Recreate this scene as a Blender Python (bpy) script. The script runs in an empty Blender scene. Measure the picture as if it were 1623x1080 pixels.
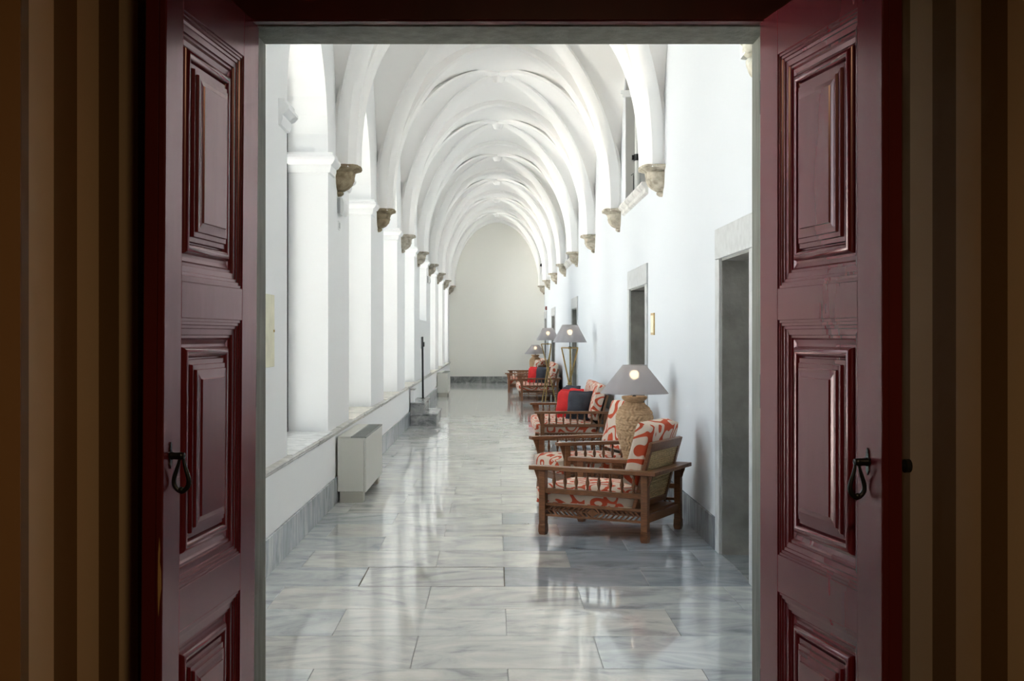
import bpy, bmesh, math, random
from mathutils import Matrix, Vector
random.seed(7)
PI = math.pi
SC = bpy.context.scene
COL = SC.collection

# ------------------------------------------------------------------ camera, sky, sun, exposure
F_PX, CX, CY, EYE = 1900.0, 785.0, 532.0, 1.6
cam_d = bpy.data.cameras.new('camera')
cam = bpy.data.objects.new('camera', cam_d)
COL.objects.link(cam)
cam.location = (0, 0, EYE)
cam.rotation_euler = (PI / 2, 0, 0)
cam_d.sensor_width = 36.0
cam_d.lens = F_PX * 36.0 / 1623.0
cam_d.shift_x = (811.5 - CX) / 1623.0
cam_d.shift_y = -(540.0 - CY) / 1623.0
cam_d.clip_start = 0.05
SC.camera = cam

world = bpy.data.worlds.new('world')
SC.world = world
world.use_nodes = True
wn = world.node_tree
wn.nodes.clear()
w_out = wn.nodes.new('ShaderNodeOutputWorld')
w_bg = wn.nodes.new('ShaderNodeBackground')
w_bg.inputs['Color'].default_value = (0.86, 0.92, 1.0, 1)
w_bg.inputs['Strength'].default_value = 1.9
wn.links.new(w_bg.outputs[0], w_out.inputs[0])

sun_d = bpy.data.lights.new('sun', 'SUN')
sun_d.energy = 32.0
sun_d.angle = math.radians(2)
sun_d.color = (1.0, 0.94, 0.90)
sun = bpy.data.objects.new('sun', sun_d)
COL.objects.link(sun)
sun.rotation_euler = (0, math.radians(20), math.radians(-20))   # shines over the roof into the courtyard

room_d = bpy.data.lights.new('room_fill', 'AREA')  # added warm fill, out of view, to lift the wallpaper and door leaves
room_d.shape = 'DISK'
room_d.size = 0.5
room_d.energy = 17
room_d.color = (1.0, 0.68, 0.38)
room_l = bpy.data.objects.new('room_fill', room_d)
COL.objects.link(room_l)
room_l.location = (0.5, 0.5, 3.2)

SC.view_settings.view_transform = 'Standard'
SC.view_settings.look = 'None'
SC.view_settings.gamma = 1.0
SC.view_settings.use_curve_mapping = False
SC.view_settings.exposure = 1.2
SC.cycles.max_bounces = 14
SC.cycles.diffuse_bounces = 10
SC.cycles.glossy_bounces = 4
SC.cycles.transparent_max_bounces = 12
SC.cycles.sample_clamp_indirect = 8.0

# ------------------------------------------------------------------ materials
def mat(name, col, rough=0.5, spec=0.5, bump=0.0, bscale=20.0, var=0.0, vscale=3.0, col2=None, metal=0.0, coat=0.0, stretch=(1, 1, 1), detail=4.0):
    m = bpy.data.materials.new(name)
    m.use_nodes = True
    nt = m.node_tree
    b = nt.nodes['Principled BSDF']
    b.inputs['Base Color'].default_value = (*col, 1)
    b.inputs['Roughness'].default_value = rough
    b.inputs['Specular IOR Level'].default_value = spec
    b.inputs['Metallic'].default_value = metal
    b.inputs['Coat Weight'].default_value = coat
    tc = mp = None
    if bump or var or col2:
        tc = nt.nodes.new('ShaderNodeTexCoord')
        mp = nt.nodes.new('ShaderNodeMapping')
        mp.inputs['Scale'].default_value = stretch
        nt.links.new(tc.outputs['Object'], mp.inputs['Vector'])
    if col2 or var:
        n = nt.nodes.new('ShaderNodeTexNoise')
        n.inputs['Scale'].default_value = vscale
        n.inputs['Detail'].default_value = detail
        nt.links.new(mp.outputs[0], n.inputs['Vector'])
        r = nt.nodes.new('ShaderNodeValToRGB')
        c2 = col2 or tuple(max(0, c * (1 - var)) for c in col)
        r.color_ramp.elements[0].position = 0.32
        r.color_ramp.elements[1].position = 0.68
        r.color_ramp.elements[0].color = (*c2, 1)
        r.color_ramp.elements[1].color = (*col, 1)
        nt.links.new(n.outputs['Fac'], r.inputs['Fac'])
        nt.links.new(r.outputs['Color'], b.inputs['Base Color'])
    if bump:
        n2 = nt.nodes.new('ShaderNodeTexNoise')
        n2.inputs['Scale'].default_value = bscale
        n2.inputs['Detail'].default_value = 5
        nt.links.new(mp.outputs[0], n2.inputs['Vector'])
        bp = nt.nodes.new('ShaderNodeBump')
        bp.inputs['Strength'].default_value = bump
        bp.inputs['Distance'].default_value = 0.02
        nt.links.new(n2.outputs['Fac'], bp.inputs['Height'])
        nt.links.new(bp.outputs['Normal'], b.inputs['Normal'])
    return m

def marble(name, dark, mid, light, rough, scale=(1.7, 3.2, 3.0), tint=True, polish=False):
    m = bpy.data.materials.new(name)
    m.use_nodes = True
    nt = m.node_tree
    N, L = nt.nodes, nt.links
    b = N['Principled BSDF']
    tc = N.new('ShaderNodeTexCoord'); mp = N.new('ShaderNodeMapping'); oi = N.new('ShaderNodeObjectInfo')
    mp.inputs['Scale'].default_value = scale
    mul = N.new('ShaderNodeMath'); mul.operation = 'MULTIPLY'; mul.inputs[1].default_value = 37.0
    L.new(oi.outputs['Random'], mul.inputs[0])
    cmb = N.new('ShaderNodeCombineXYZ')
    for i in range(3): L.new(mul.outputs[0], cmb.inputs[i])
    L.new(tc.outputs['Object'], mp.inputs['Vector']); L.new(cmb.outputs[0], mp.inputs['Location'])
    n1 = N.new('ShaderNodeTexNoise'); n1.inputs['Scale'].default_value = 1.0; n1.inputs['Detail'].default_value = 8; n1.inputs['Roughness'].default_value = 0.62; n1.inputs['Distortion'].default_value = 1.6
    L.new(mp.outputs[0], n1.inputs['Vector'])
    r = N.new('ShaderNodeValToRGB')
    e = r.color_ramp.elements
    e[0].position, e[0].color = 0.28, (*dark, 1)
    e[1].position, e[1].color = 0.66, (*light, 1)
    x = e.new(0.46); x.color = (*mid, 1)
    L.new(n1.outputs['Fac'], r.inputs['Fac'])
    mx = N.new('ShaderNodeMix'); mx.data_type = 'RGBA'; mx.blend_type = 'MULTIPLY'; mx.inputs['Factor'].default_value = 1.0
    L.new(r.outputs['Color'], mx.inputs['A'])
    if tint: L.new(oi.outputs['Color'], mx.inputs['B'])
    else: mx.inputs['B'].default_value = (1, 1, 1, 1)
    L.new(mx.outputs['Result'], b.inputs['Base Color'])
    b.inputs['Roughness'].default_value = rough
    if polish: L.new(oi.outputs['Alpha'], b.inputs['Roughness']); b.inputs['IOR'].default_value = 1.62
    n2 = N.new('ShaderNodeTexNoise'); n2.inputs['Scale'].default_value = 3.0
    L.new(tc.outputs['Object'], n2.inputs['Vector'])
    bp = N.new('ShaderNodeBump'); bp.inputs['Strength'].default_value = 0.004; bp.inputs['Distance'].default_value = 0.05
    L.new(n2.outputs['Fac'], bp.inputs['Height']); L.new(bp.outputs['Normal'], b.inputs['Normal'])
    return m

def fabric_pattern(name, base, line, base2):
    m = bpy.data.materials.new(name)
    m.use_nodes = True
    nt = m.node_tree; N, L = nt.nodes, nt.links
    b = N['Principled BSDF']; b.inputs['Roughness'].default_value = 0.9; b.inputs['Specular IOR Level'].default_value = 0.15
    tc = N.new('ShaderNodeTexCoord'); oi = N.new('ShaderNodeObjectInfo')
    ad = N.new('ShaderNodeVectorMath'); ad.operation = 'ADD'
    cmb = N.new('ShaderNodeCombineXYZ')
    ml = N.new('ShaderNodeMath'); ml.operation = 'MULTIPLY'; ml.inputs[1].default_value = 9.0
    L.new(oi.outputs['Random'], ml.inputs[0])
    for i in range(3): L.new(ml.outputs[0], cmb.inputs[i])
    L.new(tc.outputs['Object'], ad.inputs[0]); L.new(cmb.outputs[0], ad.inputs[1])
    nz = N.new('ShaderNodeTexNoise'); nz.inputs['Scale'].default_value = 3.5; nz.inputs['Detail'].default_value = 0.0
    L.new(ad.outputs[0], nz.inputs['Vector'])
    sc = N.new('ShaderNodeVectorMath'); sc.operation = 'MULTIPLY_ADD'; sc.inputs[1].default_value = (0.28, 0.28, 0.28)
    L.new(nz.outputs['Color'], sc.inputs[0]); L.new(ad.outputs[0], sc.inputs[2])
    n = N.new('ShaderNodeTexVoronoi'); n.feature = 'SMOOTH_F1'; n.inputs['Scale'].default_value = 4.6; n.inputs['Smoothness'].default_value = 0.25
    L.new(sc.outputs[0], n.inputs['Vector'])
    k = N.new('ShaderNodeMath'); k.operation = 'MULTIPLY'; k.inputs[1].default_value = 3.1
    L.new(n.outputs['Distance'], k.inputs[0])
    pp = N.new('ShaderNodeMath'); pp.operation = 'PINGPONG'; pp.inputs[1].default_value = 0.5
    L.new(k.outputs[0], pp.inputs[0])
    r = N.new('ShaderNodeValToRGB')
    e = r.color_ramp.elements
    r.color_ramp.interpolation = 'LINEAR'
    e[0].position, e[0].color = 0.16, (*line, 1)
    e[1].position, e[1].color = 0.185, (*base, 1)
    L.new(pp.outputs[0], r.inputs['Fac'])
    # weave
    wv = N.new('ShaderNodeTexNoise'); wv.inputs['Scale'].default_value = 220.0
    L.new(tc.outputs['Object'], wv.inputs['Vector'])
    mx = N.new('ShaderNodeMix'); mx.data_type = 'RGBA'; mx.blend_type = 'MULTIPLY'; mx.inputs['Factor'].default_value = 0.25
    L.new(r.outputs['Color'], mx.inputs['A']); L.new(wv.outputs['Color'], mx.inputs['B'])
    L.new(mx.outputs['Result'], b.inputs['Base Color'])
    return m

def wallpaper(name):
    m = bpy.data.materials.new(name)
    m.use_nodes = True
    nt = m.node_tree; N, L = nt.nodes, nt.links
    b = N['Principled BSDF']; b.inputs['Roughness'].default_value = 0.55
    tc = N.new('ShaderNodeTexCoord'); sp = N.new('ShaderNodeSeparateXYZ')
    L.new(tc.outputs['Object'], sp.inputs[0])
    d = N.new('ShaderNodeMath'); d.operation = 'DIVIDE'; d.inputs[1].default_value = 0.24
    L.new(sp.outputs['X'], d.inputs[0])
    f = N.new('ShaderNodeMath'); f.operation = 'FRACT'; L.new(d.outputs[0], f.inputs[0])
    g = N.new('ShaderNodeMath'); g.operation = 'LESS_THAN'; g.inputs[1].default_value = 0.5; L.new(f.outputs[0], g.inputs[0])
    mx = N.new('ShaderNodeMix'); mx.data_type = 'RGBA'
    mx.inputs['A'].default_value = (0.20, 0.115, 0.045, 1); mx.inputs['B'].default_value = (0.62, 0.47, 0.29, 1)
    L.new(g.outputs[0], mx.inputs['Factor']); L.new(mx.outputs['Result'], b.inputs['Base Color'])
    return m

def glass_mat():
    m = bpy.data.materials.new('window_glass')
    m.use_nodes = True
    nt = m.node_tree; nt.nodes.clear()
    o = nt.nodes.new('ShaderNodeOutputMaterial'); t = nt.nodes.new('ShaderNodeBsdfTransparent'); g = nt.nodes.new('ShaderNodeBsdfGlossy')
    g.inputs['Roughness'].default_value = 0.03
    t.inputs['Color'].default_value = (0.96, 0.98, 0.97, 1)
    fr = nt.nodes.new('ShaderNodeFresnel'); mx = nt.nodes.new('ShaderNodeMixShader')
    nt.links.new(fr.outputs[0], mx.inputs[0]); nt.links.new(t.outputs[0], mx.inputs[1]); nt.links.new(g.outputs[0], mx.inputs[2]); nt.links.new(mx.outputs[0], o.inputs[0])
    return m

def shade_mat():
    m = bpy.data.materials.new('lamp_shade_linen')
    m.use_nodes = True
    nt = m.node_tree; nt.nodes.clear()
    o = nt.nodes.new('ShaderNodeOutputMaterial')
    d = nt.nodes.new('ShaderNodeBsdfDiffuse'); d.inputs['Color'].default_value = (0.40, 0.40, 0.43, 1)
    t = nt.nodes.new('ShaderNodeBsdfTranslucent'); t.inputs['Color'].default_value = (0.45, 0.44, 0.45, 1)
    tr = nt.nodes.new('ShaderNodeBsdfRefraction'); tr.inputs['Roughness'].default_value = 0.42; tr.inputs['IOR'].default_value = 1.18
    m1 = nt.nodes.new('ShaderNodeMixShader'); m1.inputs[0].default_value = 0.30
    m2 = nt.nodes.new('ShaderNodeMixShader'); m2.inputs[0].default_value = 0.13
    nt.links.new(d.outputs[0], m1.inputs[1]); nt.links.new(t.outputs[0], m1.inputs[2])
    nt.links.new(m1.outputs[0], m2.inputs[1]); nt.links.new(tr.outputs[0], m2.inputs[2])
    nt.links.new(m2.outputs[0], o.inputs[0])
    return m

def emit(name, col, s):
    m = bpy.data.materials.new(name)
    m.use_nodes = True
    nt = m.node_tree; nt.nodes.clear()
    o = nt.nodes.new('ShaderNodeOutputMaterial'); e = nt.nodes.new('ShaderNodeEmission')
    e.inputs[0].default_value = (*col, 1); e.inputs[1].default_value = s
    nt.links.new(e.outputs[0], o.inputs[0])
    return m

def gloss_paint(name, base, base2, gloss, rough):
    m = bpy.data.materials.new(name)
    m.use_nodes = True
    nt = m.node_tree; N, L = nt.nodes, nt.links
    N.clear()
    o = N.new('ShaderNodeOutputMaterial'); d = N.new('ShaderNodeBsdfDiffuse'); g = N.new('ShaderNodeBsdfGlossy'); fr = N.new('ShaderNodeFresnel'); mx = N.new('ShaderNodeMixShader')
    tc = N.new('ShaderNodeTexCoord'); mp = N.new('ShaderNodeMapping'); mp.inputs['Scale'].default_value = (1, 1, 0.3)
    n = N.new('ShaderNodeTexNoise'); n.inputs['Scale'].default_value = 4; n.inputs['Detail'].default_value = 4
    r = N.new('ShaderNodeValToRGB'); r.color_ramp.elements[0].position = 0.32; r.color_ramp.elements[1].position = 0.68
    r.color_ramp.elements[0].color = (*base2, 1); r.color_ramp.elements[1].color = (*base, 1)
    n2 = N.new('ShaderNodeTexNoise'); n2.inputs['Scale'].default_value = 9
    bp = N.new('ShaderNodeBump'); bp.inputs['Strength'].default_value = 0.05; bp.inputs['Distance'].default_value = 0.02
    L.new(tc.outputs['Object'], mp.inputs[0]); L.new(mp.outputs[0], n.inputs['Vector']); L.new(mp.outputs[0], n2.inputs['Vector'])
    L.new(n.outputs['Fac'], r.inputs['Fac']); L.new(r.outputs['Color'], d.inputs['Color'])
    L.new(n2.outputs['Fac'], bp.inputs['Height'])
    for q in (d, g, fr): L.new(bp.outputs['Normal'], q.inputs['Normal'])
    g.inputs['Color'].default_value = (*gloss, 1); g.inputs['Roughness'].default_value = rough
    fr.inputs['IOR'].default_value = 1.75
    L.new(fr.outputs[0], mx.inputs[0]); L.new(d.outputs[0], mx.inputs[1]); L.new(g.outputs[0], mx.inputs[2]); L.new(mx.outputs[0], o.inputs[0])
    return m

M = dict(
    plaster=mat('white_plaster', (0.89, 0.90, 0.905), 0.75, 0.2, bump=0.10, bscale=5.0),
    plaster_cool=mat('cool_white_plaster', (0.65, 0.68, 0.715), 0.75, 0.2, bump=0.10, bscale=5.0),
    plaster_vault=mat('vault_whitewash', (0.955, 0.945, 0.93), 0.75, 0.2, bump=0.05, bscale=5.0),
    plaster_cream=mat('cream_plaster', (0.86, 0.85, 0.80), 0.75, 0.2, bump=0.10, bscale=5.0),
    floor_marble=marble('floor_marble', (0.30, 0.315, 0.325), (0.55, 0.56, 0.56), (0.73, 0.725, 0.70), 0.075, polish=True),
    grout=mat('grout', (0.34, 0.34, 0.33), 0.8),
    skirt=marble('skirting_marble', (0.17, 0.18, 0.19), (0.34, 0.355, 0.37), (0.50, 0.51, 0.51), 0.25, scale=(3, 6, 1.6)),
    end_skirt=marble('dark_skirting_marble', (0.07, 0.08, 0.085), (0.17, 0.18, 0.18), (0.34, 0.35, 0.34), 0.25, scale=(4, 4, 4)),
    step=marble('step_marble', (0.12, 0.125, 0.13), (0.28, 0.285, 0.29), (0.46, 0.46, 0.45), 0.22, scale=(4, 4, 4)),
    ledge=marble('ledge_marble', (0.28, 0.27, 0.25), (0.52, 0.51, 0.49), (0.70, 0.69, 0.66), 0.35, scale=(3, 2.0, 5)),
    stone_light=mat('pale_grey_stone', (0.56, 0.575, 0.58), 0.6, 0.3, bump=0.15, bscale=40, var=0.15, vscale=12),
    stone_dark=mat('grey_stone', (0.36, 0.36, 0.34), 0.6, 0.3, bump=0.2, bscale=30, var=0.35, vscale=5),
    corbel_brown=mat('weathered_brown_stone', (0.40, 0.33, 0.22), 0.85, 0.2, bump=0.6, bscale=28, col2=(0.20, 0.15, 0.09), vscale=14),
    corbel_grey=mat('weathered_grey_stone', (0.58, 0.54, 0.45), 0.85, 0.2, bump=0.6, bscale=28, col2=(0.30, 0.26, 0.20), vscale=14),
    corbel_white=mat('limewashed_stone', (0.78, 0.77, 0.70), 0.85, 0.2, bump=0.6, bscale=24, col2=(0.42, 0.38, 0.28), vscale=10),
    red=gloss_paint('oxblood_gloss_paint', (0.15, 0.012, 0.020), (0.13, 0.010, 0.017), (1.0, 0.80, 0.82), 0.24),
    red_edge=mat('red_edge_paint', (0.11, 0.006, 0.005), 0.45, 0.4, bump=0.06, bscale=12, var=0.3, vscale=6, stretch=(1, 1, 0.2)),
    bare=mat('bare_wood', (0.42, 0.27, 0.10), 0.7, bump=0.2, bscale=40, stretch=(4, 4, 0.5)),
    frame_grey=mat('grey_green_frame_paint', (0.26, 0.265, 0.23), 0.6, 0.3, bump=0.2, bscale=25, var=0.35, vscale=7, stretch=(3, 3, 0.5)),
    iron=mat('black_iron', (0.012, 0.015, 0.013), 0.33, 0.6, bump=0.12, bscale=60, metal=0.4),
    wallpaper=wallpaper('striped_wallpaper'),
    brown_wall=mat('brown_painted_wall', (0.30, 0.17, 0.07), 0.7, 0.3, bump=0.06, bscale=10),
    dark_floor=mat('dark_boards', (0.07, 0.05, 0.035), 0.45, bump=0.1, bscale=12, stretch=(1, 8, 1)),
    wood=mat('brown_teak', (0.25, 0.100, 0.040), 0.34, 0.5, bump=0.08, bscale=30, col2=(0.15, 0.058, 0.022), vscale=18, stretch=(1, 5, 5)),
    cane=mat('cane_strands', (0.80, 0.61, 0.34), 0.6, 0.3, var=0.4, vscale=60),
    dark_gap=mat('dark_backing', (0.05, 0.035, 0.02), 0.8),
    fabric=fabric_pattern('scroll_print_fabric', (0.80, 0.66, 0.55), (0.62, 0.10, 0.045), (0.5, 0.4, 0.3)),
    piping=mat('piping_brown', (0.22, 0.10, 0.06), 0.85, 0.2),
    red_fabric=mat('red_fabric', (0.68, 0.035, 0.035), 0.85, 0.2, bump=0.25, bscale=25, var=0.2, vscale=8),
    grey_fabric=mat('slate_grey_fabric', (0.062, 0.066, 0.082), 0.85, 0.2, bump=0.25, bscale=25, var=0.25, vscale=8),
    straw=mat('woven_straw', (0.66, 0.45, 0.27), 0.7, 0.3, bump=0.15, bscale=60, col2=(0.42, 0.26, 0.14), vscale=22, stretch=(1, 1, 4)),
    cane_legs=mat('pale_bamboo_legs', (0.42, 0.28, 0.09), 0.5, 0.4, var=0.3, vscale=8, stretch=(1, 1, 6)),
    shade=shade_mat(),
    bulb=emit('warm_bulb', (1.0, 0.74, 0.45), 4.2),
    metal_white=mat('cream_white_enamel', (0.66, 0.66, 0.61), 0.45, 0.4),
    metal_grey=mat('grey_plinth', (0.48, 0.47, 0.41), 0.5, 0.4),
    grille=mat('grey_grille', (0.30, 0.32, 0.30), 0.5, 0.4),
    black=mat('black_metal', (0.012, 0.012, 0.013), 0.4, 0.5),
    dark_frame=mat('dark_window_frame', (0.05, 0.055, 0.06), 0.5, 0.4),
    glass=glass_mat(),
    white_plastic=mat('white_plastic', (0.74, 0.75, 0.74), 0.4, 0.5),
    grey_plastic=mat('grey_plastic', (0.42, 0.43, 0.43), 0.4, 0.5),
    cream_board=mat('cream_board', (0.88, 0.85, 0.66), 0.6, 0.3, var=0.12, vscale=10),
    brass=mat('brass', (0.62, 0.42, 0.16), 0.38, 0.5, metal=0.7, var=0.3, vscale=20),
    pipe=mat('painted_pipe', (0.60, 0.61, 0.60), 0.5, 0.4),
    recess=mat('shade_grey_recess_plaster', (0.46, 0.46, 0.45), 0.8, 0.2, bump=0.1, bscale=6),  # shade inside the high openings put into the plaster colour as grey
    red_box=mat('dark_red_plastic', (0.16, 0.03, 0.025), 0.5),
    courtyard=mat('courtyard_paving', (0.62, 0.60, 0.56), 0.8, 0.2, var=0.2, vscale=1.0),
    door_wood=mat('dark_door_wood', (0.09, 0.05, 0.03), 0.5, bump=0.1, bscale=20, stretch=(1, 6, 1)),
    roof=mat('roof_tiles', (0.35, 0.16, 0.09), 0.8),
)

# ------------------------------------------------------------------ mesh helpers
class MB:
    def __init__(s):
        s.bm = bmesh.new()
        s.face = None
    def _xf(s, vs, mt):
        if mt is not None:
            bmesh.ops.transform(s.bm, matrix=mt, verts=vs)
    def box(s, lo, hi, bev=0.0, mt=None):
        c = [(a + b) / 2 for a, b in zip(lo, hi)]
        d = [abs(b - a) for a, b in zip(lo, hi)]
        r = bmesh.ops.create_cube(s.bm, size=1.0, matrix=Matrix.Translation(c) @ Matrix.Diagonal((*d, 1)))
        vs = r['verts']
        if bev > 0:
            es = list({e for v in vs for e in v.link_edges})
            n0 = set(s.bm.verts) - set(vs)
            bmesh.ops.bevel(s.bm, geom=es, offset=min(bev, min(d) * 0.45), segments=1, affect='EDGES', profile=0.5)
            vs = [v for v in s.bm.verts if v not in n0]
        s._xf(vs, mt)
        return s
    def lathe(s, prof, seg=16, mt=None, a0=0.0, a1=2 * PI, disp=None, cap=False):
        full = abs(a1 - a0 - 2 * PI) < 1e-6
        n = seg if full else seg + 1
        rings, new = [], []
        for (r, z) in prof:
            ring = []
            for i in range(n):
                a = a0 + (a1 - a0) * i / seg
                rr = r + (disp(a, z, r) if disp else 0)
                v = s.bm.verts.new((rr * math.cos(a), rr * math.sin(a), z)); ring.append(v); new.append(v)
            rings.append(ring)
        for j in range(len(rings) - 1):
            for i in range(seg):
                k = (i + 1) % n
                try: s.bm.faces.new((rings[j][i], rings[j][k], rings[j + 1][k], rings[j + 1][i]))
                except ValueError: pass
        if cap and full:
            s.bm.faces.new(rings[0][::-1]); s.bm.faces.new(rings[-1])
        s._xf(new, mt)
        return s
    def tube(s, pts, r, seg=8, closed=False, mt=None, cap=True):
        pts = [Vector(p) for p in pts]
        n = len(pts); rings, new = [], []
        up = None
        for i, p in enumerate(pts):
            if closed: t = pts[(i + 1) % n] - pts[i - 1]
            else: t = pts[min(i + 1, n - 1)] - pts[max(i - 1, 0)]
            t.normalize()
            if up is None:
                up = Vector((0, 0, 1)) if abs(t.z) < 0.9 else Vector((1, 0, 0))
            a = t.cross(up)
            if a.length < 1e-6: a = t.cross(Vector((0, 1, 0)))
            a.normalize(); b = a.cross(t).normalized(); up = b
            rr = r[i] if isinstance(r, (list, tuple)) else r
            ring = [s.bm.verts.new(p + a * (rr * math.cos(2 * PI * k / seg)) + b * (rr * math.sin(2 * PI * k / seg))) for k in range(seg)]
            rings.append(ring); new += ring
        for j in range(n if closed else n - 1):
            q = rings[(j + 1) % n]
            for k in range(seg):
                s.bm.faces.new((rings[j][k], rings[j][(k + 1) % seg], q[(k + 1) % seg], q[k]))
        if cap and not closed:
            s.bm.faces.new(rings[0][::-1]); s.bm.faces.new(rings[-1])
        s._xf(new, mt)
        return s
    def prism(s, poly, d0, d1, axis='y', mt=None):
        """poly: 2D points; extruded from d0 to d1 along axis"""
        def P(a, b, d):
            return {'y': (a, d, b), 'x': (d, a, b), 'z': (a, b, d)}[axis]
        A = [s.bm.verts.new(P(a, b, d0)) for a, b in poly]
        B = [s.bm.verts.new(P(a, b, d1)) for a, b in poly]
        n = len(poly)
        s.bm.faces.new(A); s.bm.faces.new(B[::-1])
        for i in range(n):
            s.bm.faces.new((A[i], B[i], B[(i + 1) % n], A[(i + 1) % n]))
        s._xf(A + B, mt)
        return s
    def sweep(s, path, prof, flip=False, cap=True):
        """horizontal path of (x,y); profile of (out,z); out is to the right of the direction of travel"""
        n = len(path); P = [Vector((p[0], p[1])) for p in path]
        rings = []
        for i in range(n):
            nr = []
            if i > 0: d = (P[i] - P[i - 1]).normalized(); nr.append(Vector((d.y, -d.x)))
            if i < n - 1: d = (P[i + 1] - P[i]).normalized(); nr.append(Vector((d.y, -d.x)))
            m = nr[0] if len(nr) == 1 else (nr[0] + nr[1]) / (1 + nr[0].dot(nr[1]))
            sg = -1 if flip else 1
            rings.append([s.bm.verts.new((P[i].x + m.x * o * sg, P[i].y + m.y * o * sg, z)) for o, z in prof])
        k = len(prof)
        for i in range(n - 1):
            for j in range(k - 1):
                s.bm.faces.new((rings[i][j], rings[i][j + 1], rings[i + 1][j + 1], rings[i + 1][j]))
            s.bm.faces.new((rings[i][k - 1], rings[i][0], rings[i + 1][0], rings[i + 1][k - 1]))
        if cap:
            s.bm.faces.new(rings[0]); s.bm.faces.new(rings[-1][::-1])
        return s
    def puff(s, size, r=0.04, bulge=(0, 0, 0.02), n=9, mt=None, pinch=0.0, wob=0.0):
        """rounded, slightly bulged block (cushion)"""
        t = bmesh.new()
        bmesh.ops.create_cube(t, size=2.0)
        bmesh.ops.subdivide_edges(t, edges=t.edges[:], cuts=n, use_grid_fill=True)
        h = [x / 2 for x in size]
        rr = [min(r, x) for x in h]
        mp = {}
        for v in t.verts:
            u = v.co.copy()
            q = [0, 0, 0]
            f = [1 - abs(u[i]) ** 2 for i in range(3)]
            p = Vector([u[i] * h[i] for i in range(3)])
            inn = Vector([max(-(h[i] - rr[i]), min(h[i] - rr[i], p[i])) for i in range(3)])
            off = p - inn
            if off.length > 1e-9:
                mx = max(abs(off[i]) / rr[i] for i in range(3) if rr[i] > 0)
                w = Vector([off[i] / rr[i] for i in range(3)])
                w = w.normalized() * mx
                p = inn + Vector([w[i] * rr[i] for i in range(3)])
            for i in range(3):
                o = [j for j in range(3) if j != i]
                g = (1 - u[o[0]] ** 2) * (1 - u[o[1]] ** 2)
                if abs(u[i]) > 0: p[i] += bulge[i] * g * u[i]
            if pinch:
                g = 1 - pinch * min(1, (abs(u[0]) ** 4 + abs(u[1]) ** 4) * 0.5 + 0.5 * max(abs(u[0]) ** 3, abs(u[1]) ** 3))
                p.z *= g
                cc = abs(u[0] * u[1]) ** 3
                e = 1 - 0.12 * (1 - cc) * max(abs(u[0]), abs(u[1])) ** 2
                p.x *= e; p.y *= e
            if wob:
                p += Vector((math.sin(p.y * 23 + p.z * 17), math.sin(p.x * 19 + p.z * 13), math.sin(p.x * 21 + p.y * 15))) * wob
            mp[v] = s.bm.verts.new(p)
        for f in t.faces:
            s.bm.faces.new([mp[v] for v in f.verts])
        t.free()
        s._xf(list(mp.values()), mt)
        return s
    def mesh(s, name, material, smooth=None):
        bmesh.ops.recalc_face_normals(s.bm, faces=s.bm.faces[:])
        if s.face is not None:
            t = Vector((0, 0, 0))
            for f in s.bm.faces: t += f.normal * f.calc_area()
            if t.dot(Vector(s.face)) < 0: bmesh.ops.reverse_faces(s.bm, faces=s.bm.faces[:])
        me = bpy.data.meshes.new(name)
        s.bm.to_mesh(me); s.bm.free()
        for m_ in (material if isinstance(material, (list, tuple)) else [material]):
            me.materials.append(m_)
        if smooth is not None:
            me.polygons.foreach_set('use_smooth', [True] * len(me.polygons))
            me.set_sharp_from_angle(angle=math.radians(smooth))
        return me
    def build(s, name, material, parent=None, smooth=None, label=None, kind=None):
        return obj(name, s.mesh(name, material, smooth), parent, label, kind)

def obj(name, me, parent=None, label=None, kind=None, loc=None, rot=None):
    o = bpy.data.objects.new(name, me)
    COL.objects.link(o)
    if parent is not None: o.parent = parent
    if label: o['label'] = label
    if kind: o['kind'] = kind
    if loc: o.location = loc
    if rot: o.rotation_euler = rot
    return o

def thing(name, label, cat, loc=(0, 0, 0), rz=0.0, group=None, kind=None):
    o = bpy.data.objects.new(name, None)
    COL.objects.link(o)
    o.empty_display_size = 0.1
    o.location = loc; o.rotation_euler = (0, 0, rz)
    o['label'] = label
    if cat: o['category'] = cat
    if group: o['group'] = group
    if kind: o['kind'] = kind
    return o

def tag(o, label, cat=None, group=None, kind=None):
    o['label'] = label
    if cat: o['category'] = cat
    if group: o['group'] = group
    if kind: o['kind'] = kind
    return o

CH = {}
def copy_tree(o, parent=None):
    kids = [c for c in bpy.data.objects if c.parent is o]
    c = o.copy(); COL.objects.link(c)
    if parent is not None: c.parent = parent
    for k in kids: copy_tree(k, c)
    return c

def wall_holes(mb, outer, holes, to3, depth_vec, back=True):
    """planar wall (2D outer loop + hole loops) with thickness; to3 maps (a,b)->Vector"""
    bm = mb.bm
    dv = Vector(depth_vec)
    for off in ([Vector((0, 0, 0)), dv] if back else [Vector((0, 0, 0))]):
        es = []
        for lp in [outer] + holes:
            vs = [bm.verts.new(to3(*p) + off) for p in lp]
            for i in range(len(vs)): es.append(bm.edges.new((vs[i], vs[(i + 1) % len(vs)])))
        bmesh.ops.triangle_fill(bm, edges=es, use_beauty=True, use_dissolve=False)
    for lp in holes:
        A = [bm.verts.new(to3(*p)) for p in lp]; B = [bm.verts.new(to3(*p) + dv) for p in lp]
        for i in range(len(lp)):
            j = (i + 1) % len(lp)
            bm.faces.new((A[i], A[j], B[j], B[i]))

def arch_loop(y0, y1, zs, sp, rise=None, n=20):
    c, r = (y0 + y1) / 2, (y1 - y0) / 2
    rise = r if rise is None else rise
    lp = [(y0, zs), (y1, zs)]
    for i in range(n + 1):
        a = PI * i / n
        lp.append((c + r * math.cos(a), sp + rise * math.sin(a)))
    return lp

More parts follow.
